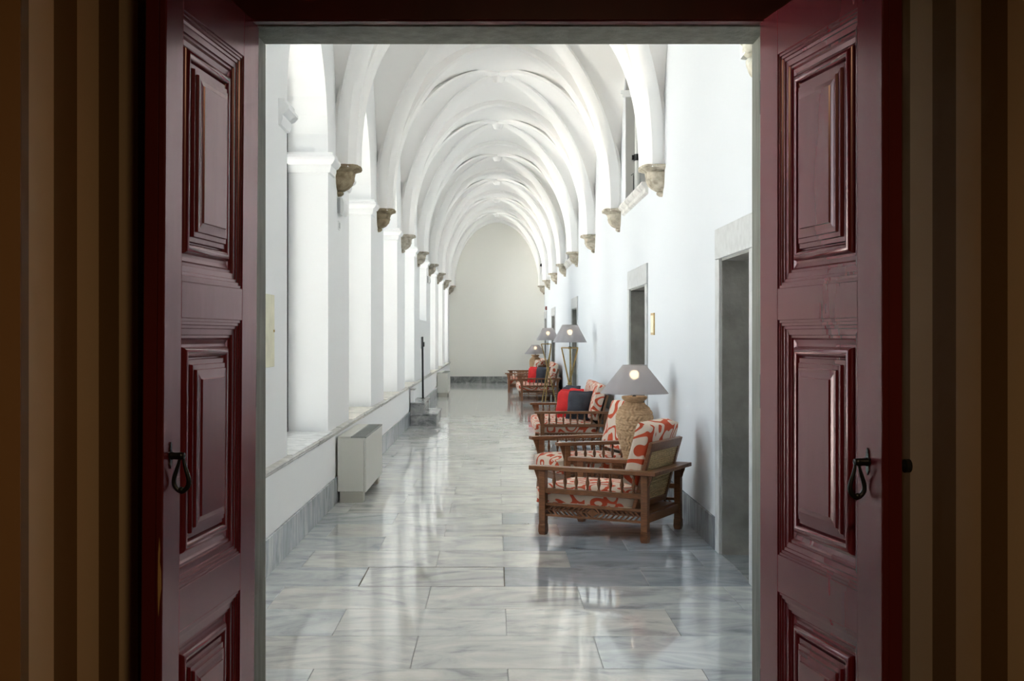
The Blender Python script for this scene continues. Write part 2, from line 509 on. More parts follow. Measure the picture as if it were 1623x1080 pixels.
# ------------------------------------------------------------------ dimensions
XL, XR = -1.555, 1.65            # wall planes above ledge / right wall
XPAR = -1.53                    # parapet face below the ledge
Y0, YE = 4.62, 40.3             # corridor
ZS, ZC, ZTOP = 3.265, 5.48, 6.3
CORB = [6.9] + [11.85 + 4.05 * k for k in range(7)] + [YE]
OPEN = [(4.9, 7.1), (8.95, 11.15), (12.73, 15.0), (16.68, 19.0), (20.6, 23.0), (24.6, 27.05), (28.65, 31.1), (32.7, 35.15), (36.75, 39.2)]
SPRING = 3.30
DOORS = [(7.72, 8.76), (13.1, 14.65), (24.05, 25.65), (33.0, 34.9), (38.4, 39.9)]
UPPER = [(13.05, 15.2), (25.4, 27.5)]

# ------------------------------------------------------------------ structure: corridor shell
mb = MB()
holes = []
for i, (a, b) in enumerate(OPEN):
    zs = 1.92 if i == 5 else 0.70
    holes.append(arch_loop(a, b, zs, SPRING))
wall_holes(mb, [(Y0, 0.64), (YE, 0.64), (YE, ZTOP), (Y0, ZTOP)], holes, lambda a, b: Vector((XL, a, b)), (-0.85, 0, 0))
wall_left = mb.build('wall_left', M['plaster'])
tag(wall_left, 'white plastered window wall of tall arched openings between plain piers', 'wall', kind='structure')
mb = MB()
mb.box((-2.51, Y0, 0), (XPAR, YE, 0.655))
mb.build('parapet', M['plaster'], wall_left)

IMP = [(0, 0), (0.018, 0.008), (0.03, 0.05), (0.03, 0.075), (0.05, 0.088), (0.072, 0.12), (0.072, 0.142), (0.048, 0.165), (0.048, 0.19), (0, 0.19)]
def impost(ycorner, sgn, k):
    """sgn -1: the reveal faces the camera (near end of a pier); +1: far end"""
    ret = 0.36
    path = [(XL, ycorner - sgn * ret), (XL, ycorner), (XL - 0.40, ycorner)]
    prof = [(o, z + SPRING - 0.19) for o, z in IMP]
    m = MB().sweep(path, prof, flip=(sgn < 0))
    return m.build('impost', M['plaster'], wall_left, smooth=30)
for i, (a, b) in enumerate(OPEN):
    impost(a, +1, i)
    impost(b, -1, i)

# right wall with doorways and two upper openings
mb = MB()
holes = [[(a, 0.0), (b, 0.0), (b, 2.16), (a, 2.16)] for a, b in DOORS]
for i, (a, b) in enumerate(UPPER):
    holes.append(arch_loop(a, b, 3.24, 4.93, 0.36, 12))
out = [(Y0, 0)]
for a, b in DOORS:
    out += [(a, 0), (a, 2.16), (b, 2.16), (b, 0)]
out += [(YE, 0), (YE, ZTOP), (Y0, ZTOP)]
wall_holes(mb, out, holes[len(DOORS):], lambda a, b: Vector((XR, a, b)), (0.75, 0, 0))
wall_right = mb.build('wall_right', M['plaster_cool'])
tag(wall_right, 'white plastered corridor wall with stone doorways behind the armchairs', 'wall', kind='structure')

# end wall
mb = MB(); mb.box((-2.6, YE, 0), (2.5, YE + 0.4, ZTOP))
wall_back = tag(mb.build('wall_back', M['plaster_cream']), 'plain cream plaster wall closing the corridor under the last arch', 'wall', kind='structure')

# floor of the corridor: grout bed with marble tiles
mb = MB(); mb.box((-2.5, Y0 - 0.05, -0.2), (2.45, YE, -0.004))
floor = tag(mb.build('floor', M['grout']), 'polished grey marble corridor floor laid in running bond', 'floor', kind='structure')
TL, TW, G = 0.93, 0.63, 0.0035
tile_cache = {}
def tile_mesh(w, l):
    k = (round(w, 3), round(l, 3))
    if k not in tile_cache:
        m = MB()
        c = 0.0012
        hw, hl = w / 2 - G / 2, l / 2 - G / 2
        top = [m.bm.verts.new((x, y, 0)) for x, y in ((-hw + c, -hl + c), (hw - c, -hl + c), (hw - c, hl - c), (-hw + c, hl - c))]
        mid = [m.bm.verts.new((x, y, -c)) for x, y in ((-hw, -hl), (hw, -hl), (hw, hl), (-hw, hl))]
        bot = [m.bm.verts.new((x, y, -0.02)) for x, y in ((-hw, -hl), (hw, -hl), (hw, hl), (-hw, hl))]
        m.bm.faces.new(top)
        for A, B in ((top, mid), (mid, bot)):
            for i in range(4): m.bm.faces.new((A[i], A[(i + 1) % 4], B[(i + 1) % 4], B[i]))
        tile_cache[k] = m.mesh('marble_tile', M['floor_marble'])
    return tile_cache[k]
far = MB()
rows = int((YE - 4.49) / TW) + 1
for n in range(-2, rows):
    ya, yb = 5.75 + TW * n, min(5.75 + TW * (n + 1), YE)
    ya = max(ya, Y0)
    if yb - ya < 0.05: continue
    off = 0.06 if n % 2 else 0.52
    xs = sorted([x for x in (off + TL * k for k in range(-4, 5)) if -1.53 < x < 1.63])
    xs = [-1.535] + xs + [1.655]
    for a, b in zip(xs[:-1], xs[1:]):
        if b - a < 0.03: continue
        xm, ym = (a + b) / 2, (ya + yb) / 2
        if ym > 24:
            c = 0.0
            far.box((a + G / 2, ya + G / 2, -0.02), (b - G / 2, yb - G / 2, 0.0))
            continue
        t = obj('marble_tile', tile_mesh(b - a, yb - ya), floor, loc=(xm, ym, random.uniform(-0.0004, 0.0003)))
        r = random.uniform(0.90, 1.06)
        tint = [r, r, r]
        if n == 3 and abs(xm + 0.405) < 0.2: tint = [1.12, 1.12, 1.09]
        if xm > 0.3 and 7.6 < ym < 11.5:  # dark reflection of the armchair painted into these tile tints
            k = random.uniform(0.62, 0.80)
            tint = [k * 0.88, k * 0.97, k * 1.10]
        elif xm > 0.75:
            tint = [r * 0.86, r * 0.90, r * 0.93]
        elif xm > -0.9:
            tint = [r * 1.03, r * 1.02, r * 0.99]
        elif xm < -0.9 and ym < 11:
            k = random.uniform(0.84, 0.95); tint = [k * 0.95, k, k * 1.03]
        if ym > 11.5 and xm < 1.0: tint = [v * 1.1 for v in tint]  # farther tiles lightened in place of the bright reflection on them
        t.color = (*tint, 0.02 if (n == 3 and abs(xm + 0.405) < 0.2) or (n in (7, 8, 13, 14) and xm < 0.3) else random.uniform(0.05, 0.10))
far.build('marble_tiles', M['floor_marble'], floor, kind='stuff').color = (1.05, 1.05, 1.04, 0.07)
m = MB()
for lo, hi in (((-0.875, 7.633, 0.0002), (0.063, 7.640, 0.0008)), ((-0.875, 8.267, 0.0002), (0.063, 8.274, 0.0008)), ((-0.875, 7.633, 0.0002), (-0.867, 8.274, 0.0008)), ((0.056, 7.633, 0.0002), (0.063, 8.274, 0.0008))):
    m.box(lo, hi)
m.build('hatch_rim', M['dark_gap'], floor)
# floor strips in the doorways
for (a, b) in DOORS:
    m = MB(); m.box((1.657, a - 0.05, -0.02), (2.4, b + 0.05, 0.0))
    m.build('threshold_slab', M['floor_marble'], floor).color = (0.55, 0.6, 0.64, 0.08)

# skirtings
def skirt_run(root, x, sx, y0, y1, ln, h, var):
    y = y0
    while y < y1 - 0.02:
        l = min(ln * random.uniform(0.85, 1.15), y1 - y)
        if y1 - y - l < 0.12: l = y1 - y
        m = MB(); m.box((min(x, x + sx * 0.02), 0 + y * 0 + y, 0.0), (max(x, x + sx * 0.02), y + l - 0.002, h + random.uniform(-0.001, 0.001)), bev=0.002)
        o = m.build('marble_slab', M['skirt'], root)
        k = random.uniform(*var); o.color = (k * 0.95, k * 0.99, k * 1.03, 1)
        y += l
baseboard_left = thing('baseboard_left', 'grey marble skirting slabs along the foot of the window parapet', 'baseboard', kind='structure')
skirt_run(baseboard_left, XPAR, 1, Y0, YE, 0.93, 0.245, (0.95, 1.2))
baseboard_right = thing('baseboard_right', 'dark grey marble skirting slabs behind the armchairs', 'baseboard', kind='structure')
segs = [Y0] + [v for a, b in DOORS for v in (a - 0.16, b + 0.16)] + [YE]
for a, b in zip(segs[0::2], segs[1::2]):
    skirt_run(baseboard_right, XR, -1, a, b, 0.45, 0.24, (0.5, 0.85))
baseboard_back = thing('baseboard_back', 'dark veined marble skirting along the far end wall', 'baseboard', kind='structure')
for a, b in ((-1.52, -0.28), (-0.28, 0.72), (0.72, 1.64)):
    m = MB(); m.box((a, YE - 0.025, 0), (b - 0.004, YE, 0.22), bev=0.003)
    m.build('marble_slab', M['end_skirt'], baseboard_back)

# marble ledge on the parapet
ledge = thing('trim_1', 'worn moulded marble ledge running along the top of the parapet', 'ledge', kind='structure')
LP = [(-0.02, 0.652), (0.032, 0.652), (0.040, 0.662), (0.038, 0.674), (0.048, 0.680), (0.055, 0.690), (0.050, 0.699), (0.036, 0.704), (-0.02, 0.704)]
y = Y0
while y < YE - 0.05:
    l = min(random.uniform(0.95, 1.45), YE - y)
    dz, dx = random.uniform(-0.003, 0.002), random.uniform(-0.004, 0.004)
    m = MB().sweep([(XL, y + l - 0.004), (XL, y)], [(-o - (dx if o > 0.03 else 0), z + dz) for o, z in LP])
    o = m.build('ledge_slab', M['ledge'], ledge, smooth=40)
    k = random.uniform(0.85, 1.08); o.color = (k, k, k * 0.98, 1)
    y += l
for i, (a, b) in enumerate(OPEN):
    if i == 5: continue
    for q in range(3):
        m = MB(); m.box((-1.92, a + (b - a) * q / 3 + 0.002, 0.66), (XL + 0.042, a + (b - a) * (q + 1) / 3 - 0.002, 0.709), bev=0.003)
        m.build('sill_slab', M['ledge'], ledge).color = ((1.2, 1.22, 1.25, 1) if i == 1 else (1.15, 1.1, 1.0, 1))

# windows: dark metal frames with glass behind the arches
WORD = ['hidden near', 'first visible', 'second visible', 'third visible', 'fourth visible', 'fifth visible', 'sixth visible', 'seventh visible', 'eighth visible']
for i, (a, b) in enumerate(OPEN):
    zs = 1.92 if i == 5 else 0.70
    w = thing('window_%d' % (i + 1), '%s arched window from the red doors, glazed in a thin dark frame' % WORD[i], 'window', (-1.945, (a + b) / 2, zs), kind='structure')
    r = (b - a) / 2; sp = SPRING - zs
    m = MB()
    for y_ in (-r + 0.022, r - 0.022): m.box((-0.02, y_ - 0.02, 0.0), (0.02, y_ + 0.02, sp))
    m.box((-0.02, -r, 0.0), (0.02, r, 0.045))
    m.box((-0.018, -r, sp - 0.02), (0.018, r, sp + 0.02))
    pts = [(0, (r - 0.02) * math.cos(t * PI / 20), sp + (r - 0.02) * math.sin(t * PI / 20)) for t in range(21)]
    m.tube(pts, 0.022, 6)
    m.build('window_frame', M['dark_frame'], w)
    m = MB(); m.box((-0.015, -0.015, 0.04), (0.015, 0.015, sp)); m.build('mullion', M['dark_frame'], w)
    for s_ in (-1, 1):
        m = MB(); m.box((-0.003, min(0, s_ * (r - 0.03)), 0.03), (0.003, max(0, s_ * (r - 0.03)), sp)); m.build('glass_pane', M['glass'], w)
    m = MB(); m.prism([((r - 0.02) * math.cos(t * PI / 20), sp + (r - 0.02) * math.sin(t * PI / 20)) for t in range(21)], -0.003, 0.003, axis='x')
    m.build('arched_pane', M['glass'], w)
    pd = bpy.data.lights.new('window_portal', 'AREA'); pd.shape = 'RECTANGLE'; pd.size = SPRING + r - zs; pd.size_y = b - a
    pd.cycles.is_portal = True
    po = bpy.data.objects.new('window_portal', pd); COL.objects.link(po)
    po.location = (-2.5, (a + b) / 2, (zs + SPRING + r) / 2); po.rotation_euler = (0, -PI / 2, 0)

# vaulted ceiling
PP = 0.03
def hgt(t): return ZS + (ZC - ZS) * ((1 - PP) * math.sqrt(max(0, 1 - t * t)) + PP * (1 - abs(t)))
def web(u, v): return hgt(min(abs(u), abs(v))) + 0.025 * (1 - u * u) * (1 - v * v)
ceiling = thing('ceiling', 'white ribbed groin vault running the length of the corridor', 'ceiling', kind='structure')
bays = [(Y0, CORB[0])] + list(zip(CORB[:-1], CORB[1:]))
NN = 14
TH = [math.sin(PI / 2 * i / NN) for i in range(-NN, NN + 1)]
for (ya, yb) in bays:
    yc, hl = (ya + yb) / 2, (yb - ya) / 2
    m = MB()
    n = 2 * NN
    for sec in range(4):
        vm = {}
        def V(i, j):
            if (i, j) not in vm:
                u, v = TH[i], TH[j]
                x = (XL + XR) / 2 + u * (XR - XL + 0.02) / 2
                vm[(i, j)] = m.bm.verts.new((x, yc + v * hl, web(u, v)))
            return vm[(i, j)]
        def inside(i, j):
            a_, b_ = i - NN, j - NN
            return (a_ >= abs(b_), -a_ >= abs(b_), b_ >= abs(a_), -b_ >= abs(a_))[sec]
        for i in range(n):
            for j in range(n):
                q = [(i, j), (i + 1, j), (i + 1, j + 1), (i, j + 1)]
                k = [p for p in q if inside(*p)]
                if len(k) >= 3: m.bm.faces.new([V(*p) for p in k])
    m.build('vault_web', M['plaster_vault'], ceiling, smooth=60)
    if ya > Y0 + 1:
        m = MB()
        # diagonal ribs
        for sg in (-1, 1):
            L_, w_ = [], 0.10
            dv = Vector(((XR - XL) / 2, sg * hl)).normalized(); nv = Vector((-dv.y, dv.x))
            rings = []
            for i in range(-24, 25):
                t = math.sin(PI / 2 * i / 24)
                p = Vector(((XL + XR) / 2 + t * ((XR - XL) / 2 - 0.08), yc + sg * t * (hl - 0.08)))
                z = web(t, t)
                e = 0.035 + 0.12 * abs(t) ** 6
                tz = abs(t) ** 3
                ring = []
                for (o_, d_) in ((-w_, -0.03), (-w_, 0.3 * e), (-w_ * 0.45, e), (w_ * 0.45, e), (w_, 0.3 * e), (w_, -0.03)):
                    ring.append(m.bm.verts.new((p.x + nv.x * o_ - dv.x * d_ * tz * (1 if t > 0 else -1), p.y + nv.y * o_ - dv.y * d_ * tz * (1 if t > 0 else -1), z - d_ * (1 - 0.8 * tz))))
                rings.append(ring)
            for A, B in zip(rings[:-1], rings[1:]):
                for q in range(5): m.bm.faces.new((A[q], A[q + 1], B[q + 1], B[q]))
        m.build('diagonal_rib', M['plaster_vault'], ceiling, smooth=50)
        m = MB(); zc = web(0, 0)
        m.lathe([(0.0, zc - 0.135), (0.06, zc - 0.13), (0.085, zc - 0.10), (0.10, zc - 0.06), (0.115, zc)], 16, Matrix.Translation(((XL + XR) / 2, yc, 0)))
        m.build('boss', M['plaster_vault'], ceiling, smooth=40)
def trans_arch(y, w):
    m = MB(); rings = []
    c = (XL + XR) / 2
    ai, bi, ao, bo = 1.405, ZC - 0.085 - ZS, 1.66, ZC + 0.12 - ZS
    for i in range(0, 49):
        a = PI * i / 48
        t = math.cos(a)
        def pt(A, B):
            return (c + A * t, ZS + B * ((1 - PP) * math.sin(a) + PP * (1 - abs(t))))
        xi, zi = pt(ai, bi); xj, zj = pt(ai + 0.03, bi + 0.03); xo, zo = pt(ao, bo)
        h = w / 2
        rings.append([m.bm.verts.new(p) for p in ((xo, y - h, zo), (xj, y - h, zj), (xi, y - h + 0.04, zi), (xi, y + h - 0.04, zi), (xj, y + h, zj), (xo, y + h, zo))])
    for A, B in zip(rings[:-1], rings[1:]):
        for q in range(5): m.bm.faces.new((A[q], A[q + 1], B[q + 1], B[q]))
    m.build('transverse_arch', M['plaster_vault'], ceiling, smooth=35)
for k, y in enumerate(CORB):
    trans_arch(y if k < len(CORB) - 1 else YE - 0.12, 0.34 if k < len(CORB) - 1 else 0.24)

# corbels
def corbel(x, sx, y, material, wall, fancy=False):
    """half bracket on the wall, nose in +X local"""
    mt = Matrix.Translation((x, y, ZS - (0.16 if fancy else 0.29))) @ Matrix.Diagonal((sx * (0.80 if fancy else 0.95), 1, 1, 1))
    wob = lambda a, z, r: r * ((abs(math.cos(a)) ** 5 + abs(math.sin(a)) ** 5) ** -0.2 - 1) * (0.25 + 0.75 * min(1, max(0, z / 0.25))) + r * 0.018 * math.sin(7 * a + 31 * z + y) + r * 0.014 * math.sin(13 * a - 47 * z)
    root = bpy.data.objects.new('corbel', None); COL.objects.link(root); root.parent = wall; root.empty_display_size = 0.1
    S = 22
    m = MB(); m.lathe([(0.0, 0.225), (0.165, 0.225), (0.19, 0.245), (0.235, 0.262), (0.242, 0.285), (0.22, 0.292), (0.0, 0.292)], S, mt, -PI / 2, PI / 2, disp=wob)
    m.build('abacus', material, root, smooth=40)
    m = MB(); m.lathe([(0.0, 0.045), (0.07, 0.05), (0.115, 0.075), (0.15, 0.115), (0.163, 0.155), (0.168, 0.158), (0.165, 0.19), (0.172, 0.225), (0.0, 0.228)], S, mt, -PI / 2, PI / 2, disp=wob)
    m.build('bell', material, root, smooth=40)
    m = MB(); m.lathe([(0.0, -0.005), (0.035, 0.0), (0.058, 0.018), (0.06, 0.035), (0.045, 0.048), (0.0, 0.05)], 10, mt, -PI / 2, PI / 2, disp=wob)
    m.build('drop', material, root, smooth=40)
    if fancy:
        m = MB()
        for (dx, dy, dz, r) in ((0.22, 0.0, 0.19, 0.06), (0.20, -0.12, 0.21, 0.055), (0.20, 0.12, 0.2, 0.055), (0.17, -0.04, 0.03, 0.062), (0.16, 0.07, 0.05, 0.06), (0.25, 0.05, 0.235, 0.045), (0.24, -0.06, 0.16, 0.05)):
            m.puff((r * 1.9, r * 2.1, r * 1.7), r * 0.55, (0.006, 0.006, 0.006), 5, mt @ Matrix.Translation((dx, dy, dz)) @ Matrix.Rotation(dy * 9 + dz * 7, 4, 'X') @ Matrix.Rotation(dz * 11, 4, 'Y'), wob=0.010)
        m.build('carved_leaf', material, root, smooth=60)
for k, y in enumerate(CORB):
    yy = y if k < len(CORB) - 1 else y - 0.13
    if k > 0: corbel(XL, 1, yy, M['corbel_brown'] if k < 3 else M['corbel_grey'], wall_left)
    corbel(XR, -1, yy, M['corbel_white'] if k == 0 else M['corbel_grey'], wall_right, fancy=(k == 0))

# roof and courtyard outside (they only shape the daylight)
mb = MB(); mb.box((-2.7, Y0 - 0.4, ZTOP), (2.6, YE + 0.5, ZTOP + 0.3))
tag(mb.build('roof', M['roof']), 'terracotta roof slab above the vaulted corridor', 'roof', kind='structure')
mb = MB(); mb.box((-40, -20, -0.5), (-2.51, 65, -0.05))
tag(mb.build('ground', M['courtyard']), 'sunlit stone paving of the courtyard outside the windows', 'ground', kind='structure')

# doorways in the right wall
DW = ['first', 'second', 'third', 'fourth', 'fifth']
for i, (a, b) in enumerate(DOORS):
    d = thing('trim_%d' % (i + 2), '%s grey stone doorway surround from the red doors' % DW[i], 'doorway', (XR, 0, 0), kind='structure')
    jw = 0.15
    m = MB(); m.box((-0.018, b + 0.001, 0), (0.10, b + jw, 2.16), bev=0.004); m.build('jamb', M['stone_light'], d)
    m = MB(); m.box((-0.018, a - jw, 0), (0.10, a - 0.001, 2.16), bev=0.004); m.build('jamb', M['stone_light'], d)
    m = MB(); m.box((-0.020, a - jw, 2.162), (0.10, b + jw, 2.385), bev=0.004); m.build('lintel', M['stone_light'], d)
    m = MB(); m.box((0.004, b - 0.018, 0), (0.76, b + 0.02, 2.16)); m.build('far_lining', M['stone_dark'], d)
    m = MB(); m.box((0.004, a - 0.02, 0), (0.76, a + 0.018, 2.16)); m.build('near_lining', M['stone_dark'], d)
    m = MB(); m.box((0.004, a - 0.02, 2.145), (0.76, b + 0.02, 2.20)); m.build('head_lining', M['stone_dark'], d)
    dr = thing('door_%d' % (i + 3), 'dark wooden door set deep in the %s stone doorway' % DW[i], 'door', (XR + 0.70, (a + b) / 2, 0), kind='structure')
    m = MB(); h = (b - a) / 2 - 0.02
    m.box((0, -h, 0.01), (0.05, h, 2.14)); m.build('door_panel', M['door_wood'], dr)
    m = MB(); m.lathe([(0, 0), (0.02, 0.0), (0.012, 0.03), (0.028, 0.05), (0.0, 0.07)], 10, Matrix.Translation((0, -h + 0.08, 1.05)) @ Matrix.Rotation(-PI / 2, 4, 'Y'))
    m.build('door_knob', M['brass'], dr)

# upper openings: recess backs, marble sills, impost, pipe
for i, (a, b) in enumerate(UPPER):
    d = thing('window_%d' % (len(OPEN) + 1 + i), '%s high arched opening in the white wall above the stone doorways' % ('near' if i == 0 else 'distant'), 'window', (XR, 0, 0), kind='structure')
    m = MB(); m.box((0.72, a - 0.1, 3.1), (0.80, b + 0.1, 5.5)); m.build('recess_back', M['recess'], d)
    m = MB(); m.box((0.004, b - 0.012, 3.25), (0.74, b + 0.03, 4.93)); m.build('far_reveal', M['recess'], d)
    m = MB(); m.box((-0.06, b - 0.06, 4.66), (0.70, b - 0.001, 4.70)); m.box((-0.04, b - 0.045, 4.62), (0.70, b - 0.001, 4.66)); m.build('impost', M['plaster'], d)
    n = 3
    for q in range(n):
        ya, yb = a - 0.12 + (b - a + 0.30) * q / n, a - 0.12 + (b - a + 0.30) * (q + 1) / n
        m = MB(); m.sweep([(0, yb - 0.004), (0, ya)], [(-o, z) for o, z in [(-0.02, 3.13), (0.0, 3.13), (0.03, 3.15), (0.035, 3.19), (0.06, 3.21), (0.075, 3.235), (0.07, 3.26), (-0.02, 3.26)]], flip=True)
        o = m.build('sill_slab', M['ledge'], d, smooth=40); k = random.uniform(1.1, 1.25); o.color = (k, k, k, 1)
    m = MB(); m.box((-0.01, a, 3.20), (0.72, b, 3.255)); o = m.build('sill_slab', M['ledge'], d); o.color = (1.2, 1.2, 1.2, 1)
p = thing('drain_pipe', 'pale painted vertical pipe with black clamp in the high opening above the second doorway', 'pipe', (1.775, 14.93, 3.256))
m = MB(); m.lathe([(0.036, 0), (0.036, 1.75)], 14, cap=True); m.build('pipe', M['pipe'], p, smooth=40)
m = MB(); m.lathe([(0.037, 0.52), (0.052, 0.52), (0.052, 0.60), (0.037, 0.60)], 14); m.box((-0.075, -0.02, 0.53), (-0.04, 0.02, 0.59)); m.build('clamp', M['black'], p, smooth=40)
m = MB(); m.tube([(-0.055, -0.02, 0.0), (-0.055, -0.02, 0.32), (-0.057, -0.02, 0.36), (-0.085, -0.02, 0.335)], 0.006, 6); m.build('cable_hook', M['black'], p)

# front wall of the corridor (door wall), grey timber frame and red head
XDL, XDR, ZD = -0.874, 0.977, 2.709
mb = MB()
wall_holes(mb, [(-2.6, 0), (XDL - 0.06, 0), (XDL - 0.06, ZD + 0.06), (XDR + 0.06, ZD + 0.06), (XDR + 0.06, 0), (2.5, 0), (2.5, ZTOP), (-2.6, ZTOP)], [], lambda a, b: Vector((a, Y0, b)), (0, -0.06, 0))
wall_front = tag(mb.build('wall_front', M['plaster']), 'white plaster wall around the doorway on its corridor side', 'wall', kind='structure')
tr = thing('trim_7', 'weathered grey green timber frame around the open doorway', 'door frame', kind='structure')
m = MB(); m.box((XDL - 0.13, 4.30, 0), (XDL, 4.565, ZD), bev=0.004); m.build('jamb', M['frame_grey'], tr)
m = MB(); m.box((XDR, 4.30, 0), (XDR + 0.13, 4.565, ZD), bev=0.004); m.build('jamb', M['frame_grey'], tr)
m = MB(); m.box((XDL - 0.13, 4.30, ZD), (XDR + 0.13, 4.565, ZD + 0.10), bev=0.004); m.build('head', M['frame_grey'], tr)
m = MB(); m.box((-1.02, 4.24, ZD + 0.004), (1.42, 4.298, ZD + 0.086), bev=0.006); m.build('red_head', M['red_edge'], tr)
m = MB(); m.box((-1.02, 4.26, ZD + 0.086), (1.42, 4.32, ZD + 0.12), bev=0.004); m.build('head_moulding', M['frame_grey'], tr)

# ------------------------------------------------------------------ the dim room round the camera
def splay(name, p0, dirv, length, z1, normal_side, phase, label):
    """vertical striped wall from p0 along dirv; local X runs along the wall for the stripes"""
    ang = math.atan2(dirv[1], dirv[0])
    m = MB(); m.box((-0.9, -0.1 if normal_side < 0 else 0, 0), (length, 0 if normal_side < 0 else 0.1, z1))
    o = m.build(name, M['wallpaper'])
    # shift mesh so that stripe 0 sits at local x = phase
    o.location = (p0[0], p0[1], 0); o.rotation_euler = (0, 0, ang)
    return tag(o, label, 'wall', kind='structure')
dl = Vector((-0.177, -0.984)); dr_ = Vector((0.295, -0.955))
splay('wall_left', (-1.10, 3.69), dl, 0.635, 3.4, -1, 0, 'striped beige and brown wallpaper beside the door leaf with bare wood on its edge')
splay('wall_right', (1.436, 4.15), dr_, 1.15, 3.4, 1, 0, 'striped beige and brown wallpaper beside the darker door leaf')
mb = MB(); mb.box((-3.2, 3.06, 0), (-1.213, 3.2, 3.4)); tag(mb.build('wall_front', M['brown_wall']), 'brown painted room wall beyond the wallpapered reveal', 'wall', kind='structure')
mb = MB(); mb.box((1.774, 3.06, 0), (3.2, 3.2, 3.4)); tag(mb.build('wall_front', M['brown_wall']), 'brown painted room wall past the darker striped reveal', 'wall', kind='structure')
mb = MB(); mb.box((-1.25, 4.30, 2.83), (1.6, 4.56, 3.4)); mb.box((-1.25, 4.33, 0), (XDL - 0.131, 4.56, 2.9)); mb.box((XDR + 0.131, 4.33, 0), (1.6, 4.56, 2.9))
tag(mb.build('wall_front', M['brown_wall']), 'dark wall above the red door head', 'wall', kind='structure')
mb = MB(); mb.box((-3.2, -3, -0.1), (3.2, 4.57, -0.006)); tag(mb.build('floor', M['dark_floor']), 'dark boarded floor of the unlit room', 'floor', kind='structure')
mb = MB(); mb.box((-3.2, -3, 3.4), (3.2, 4.58, 3.5)); tag(mb.build('ceiling', M['brown_wall']), 'shadowed ceiling of the unlit room', 'ceiling', kind='structure')
mb = MB(); mb.box((-3.3, -3, 0), (-3.2, 3.2, 3.4)); mb.box((3.2, -3, 0), (3.3, 3.2, 3.4)); mb.box((-3.3, -3.1, 0), (3.3, -3, 3.4))
tag(mb.build('wall_back', M['brown_wall']), 'brown walls of the unlit room behind the viewer', 'wall', kind='structure')

# ------------------------------------------------------------------ red panelled door leaves
PROF = [(0, 0), (0.0, -0.004), (0.009, -0.004), (0.010, -0.008), (0.019, -0.008), (0.021, -0.013), (0.030, -0.014), (0.032, -0.018), (0.050, -0.019), (0.052, -0.025), (0.060, -0.025), (0.066, -0.031), (0.080, -0.035), (0.088, -0.034)]
TOR = [(0.088, -0.035)] + [(0.105 - 0.017 * math.cos(PI * i / 8), -0.035 + 0.020 * math.sin(PI * i / 8)) for i in range(1, 8)] + [(0.122, -0.035)]
FLD = [(0.122, -0.035), (0.126, -0.035), (0.128, -0.024), (0.142, -0.023), (0.144, -0.014), (0.158, -0.013), (0.160, -0.006), (0.172, -0.005), (0.188, -0.002), (0.190, 0.003)]
def rect_loops(m, prof, x0, x1, z0, z1, y, s, cap=False):
    prev = None
    m.face = (0, s, 0)
    for (d, h) in prof:
        ring = [m.bm.verts.new((a, s * (y + h), c)) for a, c in ((x0 + d, z0 + d), (x1 - d, z0 + d), (x1 - d, z1 - d), (x0 + d, z1 - d))]
        if prev:
            for i in range(4): m.bm.faces.new((prev[i], prev[(i + 1) % 4], ring[(i + 1) % 4], ring[i]))
        prev = ring
    if cap: m.bm.faces.new(prev)
